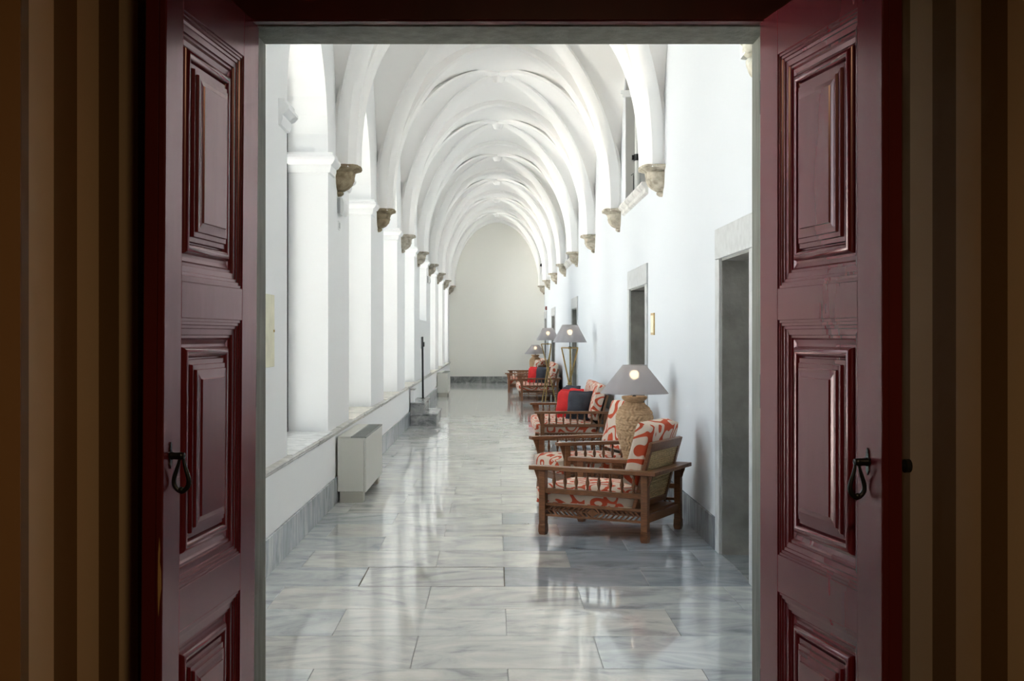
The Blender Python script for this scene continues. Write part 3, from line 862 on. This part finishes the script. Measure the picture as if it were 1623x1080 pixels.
def make_leaf(name, label, hinge, free, s, stile_free, panel_w, lean, hd, hz):
    d = Vector((free[0] - hinge[0], free[1] - hinge[1])); L = d.length
    r = thing(name, label, 'door', kind='structure')
    r.matrix_world = Matrix.Translation((hinge[0], hinge[1], 0.0)) @ Matrix.Rotation(lean, 4, 'Y') @ Matrix.Rotation(math.atan2(d.y, d.x), 4, 'Z')
    T = 0.045; Y = 0.0
    H = 2.72
    xa, xb = L - stile_free - panel_w, L - stile_free     # panel extents
    def B(x0, x1, z0, z1, nm, bev=0.0015):
        m = MB(); m.box((x0, min(0, -s * T), z0), (x1, max(0, -s * T), z1), bev=bev); return m.build(nm, M['red'], r)
    B(0.0, xa, 0.01, H, 'stile'); B(xb, L, 0.01, H, 'stile')
    zr = [(0.01, 0.21), (0.72, 0.847), (1.652, 1.761), (2.565, H)]
    for z0, z1 in zr: B(xa, xb, z0, z1, 'rail')
    for z0, z1 in ((0.21, 0.72), (0.847, 1.652), (1.761, 2.565)):
        p_ = MB(); rect_loops(p_, PROF, xa, xb, z0, z1, Y, s)
        pm = p_.build('panel', M['red'], r)
        t_ = MB(); rect_loops(t_, TOR, xa, xb, z0, z1, Y, s); t_.build('torus_moulding', M['red'], pm, smooth=50)
        f_ = MB(); rect_loops(f_, FLD, xa, xb, z0, z1, Y, s, True); f_.build('raised_field', M['red'], pm)
        b_ = MB(); b_.box((xa, min(-s * 0.041, -s * T), z0), (xb, max(-s * 0.041, -s * T), z1)); b_.build('panel_back', M['red'], pm)
    # rebated meeting edge
    m = MB(); m.box((L, min(0, -s * 0.020), 0.01), (L + 0.006, max(0, -s * 0.020), H), bev=0.003); m.build('meeting_edge', M['red_edge'], r)
    m = MB(); m.box((L - 0.012, min(-s * 0.021, -s * 0.062), 0.01), (L + 0.002, max(-s * 0.021, -s * 0.062), H), bev=0.003); m.build('cover_strip', M['red_edge'], r)
    # hinges
    for z in (0.35, 1.4, 2.45):
        m = MB(); m.lathe([(0.009, -0.06), (0.009, 0.06)], 10, Matrix.Translation((-0.006, -s * 0.01, z)), cap=True); m.build('hinge', M['iron'], r, smooth=40)
    # drop handle
    x = L - hd
    h = bpy.data.objects.new('door_handle', None); COL.objects.link(h); h.parent = r; h.location = (x, 0, hz); h.empty_display_size = 0.05
    m = MB()
    plate = [(0.0, 0.040), (0.006, 0.033), (0.004, 0.027), (0.007, 0.022), (0.006, 0.013), (0.017, 0.010), (0.013, 0.004), (0.019, -0.002), (0.012, -0.008), (0.008, -0.012), (0.007, -0.019), (0.009, -0.024), (0.004, -0.030), (0.0, -0.038)]
    poly = plate + [(-a, b) for a, b in plate[-2:0:-1]]
    m.prism(poly, s * 0.0005, s * 0.004, axis='y'); m.build('backplate', M['iron'], h)
    m = MB(); m.lathe([(0.0, 0.0), (0.011, 0.0), (0.0125, 0.006), (0.0105, 0.012), (0.0115, 0.034), (0.0095, 0.037), (0.0095, 0.043), (0.0, 0.046)], 14, Matrix.Rotation(-s * PI / 2, 4, 'X'))
    m.build('boss', M['iron'], h, smooth=35)
    pts, rad = [], []
    for i in range(25):
        t = i / 24
        a = -PI / 2 + (t - 0.5) * 2 * PI * 0.985
        q = abs(t - 0.5) * 2           # 1 at the top, 0 at the bottom
        w = 0.0225 * max(0.0, math.sin(PI * min(1, (1 - q) ** 1.6))) ** 0.9 + 0.006 * q
        sg = 1 if t > 0.5 else -1
        zz = -0.100 * (1 - q ** 1.25) - 0.004
        pts.append((0.004 * sg * (1 - q), s * (0.034 + sg * w * 0.95), zz)); rad.append(0.0042 + 0.0032 * math.sin(PI * (1 - q) * 0.62))
    m = MB(); m.tube(pts, rad, 8); m.build('drop_ring', M['iron'], h, smooth=60)
    m = MB(); m.lathe([(0.0, -0.009), (0.006, -0.0075), (0.0095, 0), (0.006, 0.0075), (0.0, 0.009)], 12, Matrix.Translation((0, s * 0.034, -0.098)) @ Matrix.Rotation(PI / 2, 4, 'X')); m.build('ring_knuckle', M['iron'], h, smooth=60)
    return r, L
lf, LL = make_leaf('door_1', 'oxblood panelled door leaf with bare wood showing on its worn edge', (-0.872, 4.32), (-0.953, 3.41), 1, 0.137, 0.602, math.radians(0.42), 0.052, 1.252)
m = MB()
m.prism([(0.0, 0.0), (0.004, 0.05), (0.008, 0.08), (0.007, 0.13), (0.003, 0.155), (0.004, 0.19), (0.001, 0.225), (-0.002, 0.18), (-0.003, 0.10), (-0.002, 0.04)], LL + 0.0055, LL + 0.0068, axis='x', mt=Matrix.Translation((0, -0.030 + 0.021, 0.80)))
m.build('bare_wood_patch', M['bare'], lf)
rl, LR = make_leaf('door_2', 'oxblood panelled door leaf hung beside the dark striped reveal', (0.945, 4.276), (1.0896, 3.38), -1, 0.150, 0.600, 0.0, 0.081, 1.235)
m = MB(); m.lathe([(0.016, 0.0), (0.016, 0.01), (0.009, 0.015), (0.009, 0.04), (0.02, 0.05), (0.02, 0.065), (0.0, 0.07)], 12, Matrix.Translation((LR - 0.05, 0.045, 1.225)) @ Matrix.Rotation(-PI / 2, 4, 'X'))
m.build('outer_knob', M['iron'], rl, smooth=40)

# ------------------------------------------------------------------ armchairs and sofas
SPIN = [(0.009, 0.0), (0.013, 0.004), (0.013, 0.010), (0.008, 0.014), (0.009, 0.026), (0.015, 0.050), (0.0165, 0.064), (0.0115, 0.086), (0.008, 0.108), (0.012, 0.116), (0.012, 0.124), (0.008, 0.130), (0.010, 0.146)]
spin_me = MB().lathe(SPIN, 10).mesh('spindle', M['wood'], smooth=40)
def cushion_piping(m, sx, sy, z, r=0.006, rc=0.03):
    pts = []
    for cx_, cy_, a0 in ((1, 1, 0), (-1, 1, PI / 2), (-1, -1, PI), (1, -1, 3 * PI / 2)):
        for k in range(5):
            a = a0 + PI / 2 * k / 4
            pts.append((cx_ * (sx / 2 - rc) + rc * math.cos(a), cy_ * (sy / 2 - rc) + rc * math.sin(a), z))
    m.tube(pts, r, 6, closed=True)
def make_seat(name, label, cat, W, ncush, loc, rz, group, arm_over=0.11):
    r = thing(name, label, cat, loc, rz, group)
    hd, hw = 0.435, W / 2
    wd = M['wood']
    for sx in (-1, 1):
        for sy in (-1, 1):
            x, y = sx * hd, sy * hw
            m = MB(); m.box((x - 0.0275, y - 0.0275, 0.085), (x + 0.0275, y + 0.0275, 0.522), bev=0.003)
            m.box((x - 0.030, y - 0.030, 0.078), (x + 0.030, y + 0.030, 0.088), bev=0.003)
            # tapered foot
            for z0, z1, a, b in ((0.028, 0.080, 0.031, 0.029), (0.0, 0.028, 0.024, 0.031)):
                A = [m.bm.verts.new((x + p * a, y + q * a, z0)) for p, q in ((-1, -1), (1, -1), (1, 1), (-1, 1))]
                Bv = [m.bm.verts.new((x + p * b, y + q * b, z1)) for p, q in ((-1, -1), (1, -1), (1, 1), (-1, 1))]
                m.bm.faces.new(A[::-1]); m.bm.faces.new(Bv)
                for i in range(4): m.bm.faces.new((A[i], A[(i + 1) % 4], Bv[(i + 1) % 4], Bv[i]))
            m.build('leg', wd, r)
            m = MB()
            if sx > 0: poly = [(x + 0.0275, 0.37), (x + 0.034, 0.385), (x + 0.046, 0.43), (x + 0.068, 0.49), (x + 0.08, 0.52), (x + 0.0275, 0.52)]
            else: poly = [(x - 0.0275, 0.43), (x - 0.036, 0.435), (x - 0.042, 0.46), (x - 0.055, 0.49), (x - 0.06, 0.52), (x - 0.0275, 0.52)]
            m.prism(poly, y - 0.009, y + 0.009, axis='y'); m.build('bracket', wd, r)
    for sy in (-1, 1):
        y = sy * hw
        m = MB(); m.box((-0.535, y - 0.048, 0.520), (hd + arm_over, y + 0.048, 0.553), bev=0.004); m.build('armrest', wd, r)
        m = MB(); m.box((-hd, y - 0.018, 0.335), (hd, y + 0.018, 0.376), bev=0.003); m.build('side_rail', wd, r)
        for k in range(8):
            x = -hd + 0.0275 + (2 * hd - 0.055) * (k + 0.7) / 8.4
            obj('spindle', spin_me, r, loc=(x, y, 0.375))
        m = MB()
        m.box((-hd, y - 0.014, 0.236), (hd, y + 0.014, 0.258), bev=0.002); m.box((-hd, y - 0.014, 0.150), (hd, y + 0.014, 0.168), bev=0.002)
        m.build('apron_frame', wd, r)
        # herringbone slats in the side apron
        m = MB()
        zc, zh = 0.202, 0.034
        for row in (0, 1):
            for half in (-1, 1):
                n = 9
                for k in range(n):
                    x0 = half * (0.045 + (hd - 0.075) * k / (n - 0.2))
                    za, zb = (zc, zc + zh) if row else (zc - zh, zc)
                    lean = -half * 0.036 * (1 if row else -1)
                    xa = x0 if row else x0 - (-half) * 0.036 * 0
                    # slats slope away from the centre at the mid line
                    if row: p0, p1 = (x0 + half * 0.018, za), (x0 - half * 0.018, zb)
                    else: p0, p1 = (x0 - half * 0.018, za), (x0 + half * 0.018, zb)
                    w = 0.0075
                    m.prism([(p0[0] - w, p0[1]), (p0[0] + w, p0[1]), (p1[0] + w, p1[1]), (p1[0] - w, p1[1])], y - 0.011, y + 0.011, axis='y')
        m.prism([(-0.05, zc), (0, zc - zh), (0.05, zc), (0, zc + zh)], y - 0.012, y + 0.012, axis='y')
        m.box((-hd, y - 0.012, zc - 0.003), (hd, y + 0.012, zc + 0.003))
        m.build('herringbone_panel', wd, r)
    m = MB(); m.box((-0.535, -hw + 0.047, 0.521), (-0.437, hw - 0.047, 0.552), bev=0.004); m.build('back_rail', wd, r)
    m = MB(); m.box((hd - 0.014, -hw, 0.150), (hd + 0.014, hw, 0.225), bev=0.003); m.build('front_apron', wd, r)
    m = MB(); m.box((-hd - 0.014, -hw, 0.146), (-hd + 0.014, hw, 0.209), bev=0.003); m.build('rear_apron', wd, r)
    m = MB(); m.box((-hd + 0.02, -hw + 0.02, 0.205), (hd - 0.015, hw - 0.02, 0.224)); m.build('seat_board', wd, r)
    # leaning cane back
    bx, bz, tx, tz = -0.325, 0.245, -0.470, 0.770
    ang = math.atan2(-(tx - bx), tz - bz)
    Lb = math.hypot(tx - bx, tz - bz)
    hb = hw - 0.052
    MT = Matrix.Translation((bx, 0, bz)) @ Matrix.Rotation(-ang, 4, 'Y')
    m = MB()
    for sy in (-1, 1): m.box((-0.015, sy * hb - 0.022, 0), (0.015, sy * hb + 0.022, Lb), bev=0.003, mt=MT)
    m.box((-0.015, -hb, Lb - 0.075), (0.015, hb, Lb), bev=0.003, mt=MT); m.box((-0.015, -hb, 0), (0.015, hb, 0.05), bev=0.003, mt=MT)
    if ncush > 1: m.box((-0.015, -0.02, 0), (0.015, 0.02, Lb), bev=0.003, mt=MT)
    bf = m.build('back_frame', wd, r)
    m = MB()
    n = 24
    for k in range(n):
        z = 0.055 + (Lb - 0.135) * (k + 0.5) / n
        m.box((-0.006, -hb + 0.02, z - 0.0048), (0.0, hb - 0.02, z + 0.0048), mt=MT)
    nv = int(hb * 2 / 0.03)
    for k in range(1, nv):
        y = -hb + 0.02 + (2 * hb - 0.04) * k / nv
        m.box((-0.003, y - 0.003, 0.05), (0.003, y + 0.003, Lb - 0.075), mt=MT)
    m.build('cane_weave', M['cane'], bf, kind='stuff')
    m = MB(); m.box((0.004, -hb + 0.01, 0.04), (0.010, hb - 0.01, Lb - 0.06), mt=MT); m.build('back_lining', M['dark_gap'], bf)
    # cushions
    cw = (2 * hw - 0.075) / ncush
    for k in range(ncush):
        yc = -hw + 0.0375 + cw * (k + 0.5)
        c = MB().puff((0.86, cw - 0.012, 0.165), 0.05, (0.012, 0.0, 0.022), 9, mt=Matrix.Translation((0.105, yc, 0.225 + 0.0825))).build('seat_cushion', M['fabric'], r, smooth=80)
        c.data['n'] = k
        m = MB(); cushion_piping(m, 0.845, cw - 0.026, 0.054); cushion_piping(m, 0.845, cw - 0.026, -0.054)
        p = m.build('piping', M['fabric'], c, smooth=80); p.location = (0.105, yc, 0.3075)
        MC = Matrix.Translation((bx + 0.012, yc, bz)) @ Matrix.Rotation(-ang, 4, 'Y') @ Matrix.Translation((0.085, 0, 0.415))
        c = MB().puff((0.140, cw - 0.03, 0.50), 0.028, (0.014, 0.0, 0.010), 9, mt=MC).build('back_cushion', M['fabric'], r, smooth=80)
        m = MB()
        MP = MC @ Matrix.Rotation(PI / 2, 4, 'Y')
        t = MB(); cushion_piping(t, 0.487, cw - 0.044, 0.042, 0.004); cushion_piping(t, 0.487, cw - 0.044, -0.042, 0.004)
        bmesh.ops.transform(t.bm, matrix=MP, verts=t.bm.verts[:])
        t.build('piping', M['piping'], c, smooth=80)
    return r
A1, A2 = math.atan2(0.41, -0.771), math.atan2(-0.31, -0.95)
GC, GS = 'cane backed armchairs along the white wall', 'two seat sofas along the white wall'
chair1 = make_seat('armchair', 'frontmost wooden armchair showing its cane back and herringbone side apron', 'armchair', 0.76, 1, (0.949, 9.775, 0), A1, GC)
chair2 = copy_tree(chair1); chair2.location = (1.0, 12.25, 0); chair2.rotation_euler = (0, 0, A2)
chair2['label'] = 'wooden armchair just behind the big straw table lamp, cushion turned to the windows'
chair3 = copy_tree(chair1); chair3.location = (0.949, 33.6, 0)
chair3['label'] = 'distant wooden armchair just past the far sofa, before the far table lamp'
chair4 = copy_tree(chair2); chair4.location = (1.02, 35.9, 0)
chair4['label'] = 'last wooden armchair, beyond the far table lamp and nearest the end wall'
sofa1 = make_seat('sofa', 'wooden sofa with scroll print seat and four red and grey cushions, nearer of two', 'sofa', 2.12, 2, (1.085, 17.6, 0), PI, GS)
sofa2 = copy_tree(sofa1); sofa2.location = (1.085, 30.4, 0)
sofa2['label'] = 'distant wooden sofa behind the tripod lamp with one red and one grey cushion'

# scatter cushions
def pillow(x, y, z, rz, tilt, material, label, size=0.46, roll=0.0):
    o = MB().puff((size, size, 0.20), 0.09, (0, 0, 0.03), 11, pinch=0.85, wob=0.004).build('scatter_cushion', material, smooth=80)
    o.matrix_world = Matrix.Translation((x, y, z)) @ Matrix.Rotation(rz, 4, 'Z') @ Matrix.Rotation(PI / 2 - tilt, 4, 'Y') @ Matrix.Rotation(roll, 4, 'Z')
    tag(o, label, 'cushion', 'loose cushions on the sofas')
    return o
pillow(1.20, 17.02, 0.61, PI + 0.95, 0.24, M['grey_fabric'], 'slate grey square cushion in front of the red one on the nearer sofa')
pillow(1.06, 17.42, 0.61, PI + 0.75, 0.22, M['red_fabric'], 'red square cushion leaning just behind the front grey cushion, nearer sofa')
pillow(1.17, 17.78, 0.61, PI + 0.45, 0.22, M['red_fabric'], 'red cushion mostly hidden at the back of the nearer sofa, only its top edge showing')
pillow(1.14, 18.15, 0.64, PI + 0.5, 0.22, M['grey_fabric'], 'grey cushion at the far arm of the nearer sofa, behind the red ones')
pillow(1.19, 29.95, 0.61, PI + 0.95, 0.24, M['grey_fabric'], 'slate grey cushion on the distant sofa behind the tripod lamp')
pillow(1.00, 30.46, 0.60, PI + 0.80, 0.20, M['red_fabric'], 'red cushion leaning on the distant sofa beside a grey one')

# ------------------------------------------------------------------ lamps
def shade_part(r, z0, z1, r0, r1, th=0.0025):
    m = MB(); m.lathe([(r0, z0), (r1, z1)], 40)
    s = m.build('lamp_shade', M['shade'], r, smooth=60)
    m = MB()
    for rr, z in ((r0, z0), (r1, z1)):
        m.tube([(rr * math.cos(2 * PI * i / 40), rr * math.sin(2 * PI * i / 40), z) for i in range(40)], 0.003, 6, closed=True)
    m.build('shade_rim', M['shade'], s, smooth=60)
    return s
def bulb_part(r, z):
    m = MB(); m.lathe([(0.0, -0.042), (0.022, -0.036), (0.036, -0.016), (0.038, 0.006), (0.028, 0.03), (0.014, 0.05), (0.013, 0.07)][::-1], 16, Matrix.Translation((0, 0, z)) @ Matrix.Rotation(PI, 4, 'X'))
    m.build('bulb', M['bulb'], r, smooth=60)
def straw_disp(a, z, r):
    row = math.floor(z / 0.047)
    fz = (z / 0.047) - row
    sg = 1 if row % 2 else -1
    k = a * 13 + sg * (fz - 0.5) * 2.4
    return 0.011 * abs(math.sin(k)) ** 0.7 - 0.005 * (1 - min(1, 6 * min(fz, 1 - fz))) + 0.0015 * math.sin(a * 5 + row)
def table_lamp(label, loc):
    r = thing('table_lamp', label, 'lamp', loc, 0, 'straw table lamps between the armchairs')
    ctrl = [(0.085, 0.0), (0.098, 0.05), (0.118, 0.12), (0.140, 0.20), (0.157, 0.27), (0.163, 0.33), (0.164, 0.40), (0.157, 0.44), (0.132, 0.485), (0.100, 0.515), (0.083, 0.535)]
    prof = []
    N_ = 110
    for i in range(N_ + 1):
        z = 0.535 * i / N_
        for (ra, za), (rb, zb) in zip(ctrl[:-1], ctrl[1:]):
            if za <= z <= zb + 1e-9:
                t = (z - za) / (zb - za); t = t * t * (3 - 2 * t) * 0.4 + t * 0.6
                prof.append((ra + (rb - ra) * t, z)); break
    m = MB(); m.lathe([(0.0, 0.0)] + prof, 156, disp=lambda a, z, rr: 0 if rr == 0 else straw_disp(a, z, rr)); m.build('woven_base', M['straw'], r, smooth=50)
    m = MB(); m.lathe([(0.080, 0.530), (0.088, 0.548), (0.108, 0.562), (0.116, 0.572), (0.118, 0.588), (0.110, 0.594), (0.0, 0.590)], 40, disp=lambda a, z, rr: 0.0012 * math.sin(a * 60 + z * 200) if rr > 0 else 0); m.build('woven_rim', M['straw'], r, smooth=50)
    m = MB(); m.lathe([(0.022, 0.588), (0.014, 0.60), (0.008, 0.605), (0.008, 0.70), (0.016, 0.705), (0.016, 0.74)], 12, cap=True); m.build('stem', M['black'], r, smooth=40)
    shade_part(r, 0.622, 0.880, 0.315, 0.108)
    bulb_part(r, 0.775)
    return r
def side_table(label, loc):
    r = thing('side_table', label, 'table', loc, 0, 'low wooden side tables under the straw lamps')
    m = MB(); m.box((-0.24, -0.24, 0.415), (0.24, 0.24, 0.445), bev=0.004); m.build('tabletop', M['wood'], r)
    for sx in (-1, 1):
        for sy in (-1, 1):
            m = MB(); m.box((sx * 0.20 - 0.02, sy * 0.20 - 0.02, 0), (sx * 0.20 + 0.02, sy * 0.20 + 0.02, 0.415), bev=0.003); m.build('leg', M['wood'], r)
    m = MB(); m.box((-0.2, -0.215, 0.35), (0.2, -0.19, 0.412)); m.box((-0.2, 0.19, 0.35), (0.2, 0.215, 0.412)); m.box((-0.215, -0.2, 0.35), (-0.19, 0.2, 0.412)); m.box((0.19, -0.2, 0.35), (0.215, 0.2, 0.412)); m.build('apron', M['wood'], r)
    return r
side_table('low wooden side table between the two nearer armchairs', (1.292, 11.08, 0))
st = side_table('low wooden side table between the two distant armchairs', (1.292, 34.75, 0))
tl1 = table_lamp('big straw table lamp with grey cone shade between the two nearer armchairs', (1.285, 11.08, 0.446))
tl2 = copy_tree(tl1); tl2.location = (1.16, 34.75, 0.446); tl2['label'] = 'distant straw table lamp with grey shade before the cream end wall'
st.location = (1.16, 34.75, 0)

def floor_lamp(label, loc, rz):
    r = thing('floor_lamp', label, 'lamp', loc, rz, 'tripod floor lamps by the sofas')
    top, cross, foot = 1.395, 0.80, 0.0
    rt, rf, rc = 0.155, 0.205, 0.018
    tops = []
    for k in range(3):
        a = 2 * PI * k / 3
        a2 = a + PI * 0.93
        pt = Vector((rt * math.cos(a), rt * math.sin(a), top)); pf = Vector((rf * math.cos(a2), rf * math.sin(a2), 0.0))
        tops.append(pt)
        m = MB(); m.tube([pf, pf.lerp(pt, 0.5), pt], [0.0125, 0.014, 0.0125], 8); m.build('leg', M['cane_legs'], r, smooth=50)
    for k in range(3):
        m = MB(); m.tube([tops[k], tops[(k + 1) % 3]], 0.011, 8); m.build('top_bar', M['cane_legs'], r, smooth=50)
    m = MB()
    for k in range(3): m.tube([(0, 0, top), tops[k]], 0.006, 6)
    m.lathe([(0.026, top - 0.02), (0.026, top + 0.02)], 12, cap=True); m.build('top_plate', M['black'], r)
    m = MB(); m.lathe([(0.034, 0.775), (0.040, 0.80), (0.034, 0.825)], 14); m.build('binding', M['cane_legs'], r, smooth=50)
    m = MB(); m.lathe([(0.007, 0.80), (0.007, 1.56), (0.014, 1.565), (0.014, 1.60)], 10, cap=True); m.build('stem', M['black'], r, smooth=50)
    shade_part(r, 1.488, 1.775, 0.282, 0.128)
    bulb_part(r, 1.645)
    return r
fl1 = floor_lamp('pale tripod floor lamp standing just past the nearer sofa', (1.235, 19.85, 0), 0.5)
fl2 = copy_tree(fl1); fl2.location = (1.265, 28.85, 0); fl2.rotation_euler = (0, 0, 1.0); fl2['label'] = 'tripod floor lamp in front of the distant sofa'

# ------------------------------------------------------------------ fan coil units
def fan_coil(label, loc, L=1.62):
    r = thing('fan_coil_unit', label, 'heater', loc, 0, 'white fan coil units along the parapet')
    W, H = 0.275, 0.634
    m = MB(); m.box((0, 0, 0.105), (W - 0.022, L, H - 0.014), bev=0.006); m.build('casing', M['metal_white'], r)
    m = MB(); m.box((W - 0.020, 0.0, 0.100), (W, L, H - 0.018), bev=0.004); m.build('front_panel', M['metal_white'], r)
    m = MB(); m.box((0, -0.002, H - 0.012), (0.125, L + 0.002, H), bev=0.003); m.build('top_cover', M['metal_white'], r)
    g = MB(); g.box((0.127, -0.001, H - 0.013), (0.140, L, H - 0.001)); g.box((W - 0.014, -0.001, H - 0.016), (W, L, H - 0.001)); g.box((0.14, -0.001, H - 0.013), (W, 0.012, H - 0.001)); g.box((0.14, L - 0.012, H - 0.013), (W, L, H - 0.001))
    gr = g.build('grille', M['grille'], r)
    for q in range(3):
        s = MB()
        ya, yb = 0.012 + (L - 0.024) * q / 3, 0.012 + (L - 0.024) * (q + 1) / 3 - 0.012
        s.box((0.14, yb, H - 0.010), (W - 0.014, yb + 0.012, H - 0.001))
        nn = 15
        for k in range(nn):
            yy = ya + (yb - ya) * (k + 0.5) / nn
            s.box((0.14, yy - 0.007, H - 0.010), (W - 0.014, yy + 0.007, H - 0.001))
        s.build('grille_slats', M['grille'], gr)
    g2 = MB(); g2.box((0.14, 0.012, H - 0.0139), (W - 0.014, L - 0.012, H - 0.0125)); g2.build('grille_shadow', M['dark_gap'], gr)
    for y in (0.012, L - 0.17):
        m = MB(); m.box((0.02, y, 0), (W - 0.03, y + 0.15, 0.105), bev=0.003); m.build('plinth_foot', M['metal_grey'], r)
    m = MB(); m.box((0.012, 0.16, 0.03), (0.05, L - 0.16, 0.104)); m.build('pipe_cover', M['dark_gap'], r)
    return r
fc1 = fan_coil('white fan coil unit on the floor below the pier with the emergency light box', (XPAR + 0.022, 11.45, 0))
fc2 = copy_tree(fc1); fc2.location = (XPAR + 0.022, 31.2, 0); fc2['label'] = 'distant white fan coil unit near the end wall past the marble steps'

# ------------------------------------------------------------------ marble steps and black post
st_ = thing('marble_steps', 'grey marble steps climbing to the window ledge beside the black post', 'steps', (XPAR + 0.021, 21.28, 0))
W1, W2, W3 = 0.48, 0.255, 0.075
for (x1, z1, nm) in ((W1, 0.205, 'lower'), (W2, 0.405, 'upper')):
    m = MB(); m.box((0, 0.015, z1 - 0.205 + (0 if nm == 'lower' else 0.001)), (x1 - 0.018, 1.74, z1 - 0.036)); m.build('riser', M['step'], st_)
    m = MB(); m.box((0, -0.012, z1 - 0.035), (x1, 1.76, z1), bev=0.007); o = m.build('tread', M['step'], st_)
m = MB(); m.box((0, 0.015, 0.406), (W3 - 0.01, 0.30, 0.628)); m.build('riser', M['plaster'], st_)
m = MB(); m.box((0, -0.005, 0.629), (W3 + 0.01, 0.32, 0.652), bev=0.005); m.build('tread', M['ledge'], st_)
po = thing('metal_post', 'tall thin black metal post standing on the upper marble step', 'post', (-1.372, 22.75, 0.4055))
m = MB(); m.box((-0.018, -0.018, 0.0), (0.018, 0.018, 1.17), bev=0.003, mt=Matrix.Rotation(math.radians(-0.6), 4, 'Y')); m.build('shaft', M['black'], po)
m = MB(); m.box((-0.035, -0.035, 0), (0.035, 0.035, 0.008)); m.build('foot_plate', M['black'], po)
m = MB(); m.box((0.0, -0.02, 0.98), (0.028, 0.02, 1.07), bev=0.003); m.build('latch', M['black'], po)
m = MB(); m.box((-0.04, -0.004, 0.94), (-0.034, 0.004, 1.16)); m.box((-0.04, -0.004, 1.15), (-0.012, 0.004, 1.158)); m.build('side_rod', M['black'], po)

# ------------------------------------------------------------------ wall fittings
def light_box(label, x, y, z, sx):
    r = thing('emergency_light', label, 'light', (x, y, z), 0, 'emergency light boxes on the piers')
    m = MB(); m.box((0.0, -0.15, -0.075), (0.03, 0.15, 0.075), bev=0.004); m.build('back_box', M['grey_plastic'], r)
    m = MB(); m.prism([(0.03, -0.085), (0.052, -0.085), (0.066, -0.05), (0.066, 0.03), (0.048, 0.075), (0.03, 0.08)], -0.155, 0.155, axis='y'); m.build('diffuser', M['white_plastic'], r)
    return r
e1 = light_box('white emergency light box on the pier below the first brown corbel', XL, 11.95, 2.88, 1)
e2 = copy_tree(e1); e2.location = (XL, 27.5, 2.88); e2['label'] = 'distant small emergency light box on a pier towards the far end'
sw = thing('wall_plate', 'small pale wall plate under the emergency light box', 'plate', (XL, 11.9, 2.69))
m = MB(); m.box((0, -0.055, -0.045), (0.008, 0.055, 0.045), bev=0.002); m.build('plate', M['white_plastic'], sw)
m = MB(); m.box((0.008, -0.035, -0.028), (0.012, 0.035, 0.028), bev=0.001); m.build('insert', M['grey_plastic'], sw)
nb = thing('notice_board', 'pale cream board fixed on the near pier beside the grey door frame', 'board', (XL, 8.0, 1.632))
m = MB(); m.box((0, -0.39, -0.25), (0.010, 0.39, 0.25), bev=0.002); m.build('panel', M['cream_board'], nb)
m = MB(); m.lathe([(0.009, 0), (0.009, 0.006), (0, 0.008)], 10, Matrix.Translation((0.010, 0.36, 0.0)) @ Matrix.Rotation(PI / 2, 4, 'Y')); m.lathe([(0.009, 0), (0.009, 0.006), (0, 0.008)], 10, Matrix.Translation((0.010, -0.36, 0.0)) @ Matrix.Rotation(PI / 2, 4, 'Y')); m.build('screw_cap', M['brass'], nb)
pl = thing('door_plaque', 'small brass plaque on the white wall beside the second stone doorway', 'plaque', (XR, 12.52, 1.72))
m = MB(); m.box((-0.012, -0.125, -0.115), (0, 0.125, 0.115), bev=0.003); m.build('plate', M['brass'], pl)
m = MB(); m.box((-0.015, -0.10, -0.09), (-0.012, 0.10, 0.09), bev=0.002); m.build('face', M['cream_board'], pl)
rb = thing('alarm_box', 'tiny dark red box high on the wall above the last doorway', 'alarm', (XR, 38.3, 2.47))
m = MB(); m.box((-0.05, -0.06, -0.06), (0, 0.06, 0.06), bev=0.006); m.build('housing', M['red_box'], rb)
m = MB(); m.lathe([(0.022, 0), (0.022, 0.008), (0, 0.01)], 10, Matrix.Translation((-0.05, 0, 0)) @ Matrix.Rotation(-PI / 2, 4, 'Y')); m.build('button', M['black'], rb)
cc = thing('security_camera', 'small black security camera under the last arch by the end wall', 'camera', (1.46, YE - 0.02, 3.98))
m = MB(); m.box((-0.05, -0.04, -0.07), (0.05, 0.02, 0.07), bev=0.006); m.build('mount', M['black'], cc)
m = MB(); m.tube([(0, -0.02, 0), (0.02, -0.12, 0.0), (0.08, -0.15, -0.02)], 0.012, 6); m.build('arm', M['black'], cc)
m = MB(); m.box((0.03, -0.28, -0.075), (0.13, -0.12, 0.02), bev=0.012); m.lathe([(0.025, 0), (0.025, 0.015), (0, 0.016)], 10, Matrix.Translation((0.08, -0.28, -0.03)) @ Matrix.Rotation(PI / 2, 4, 'X')); m.build('camera_body', M['black'], cc)
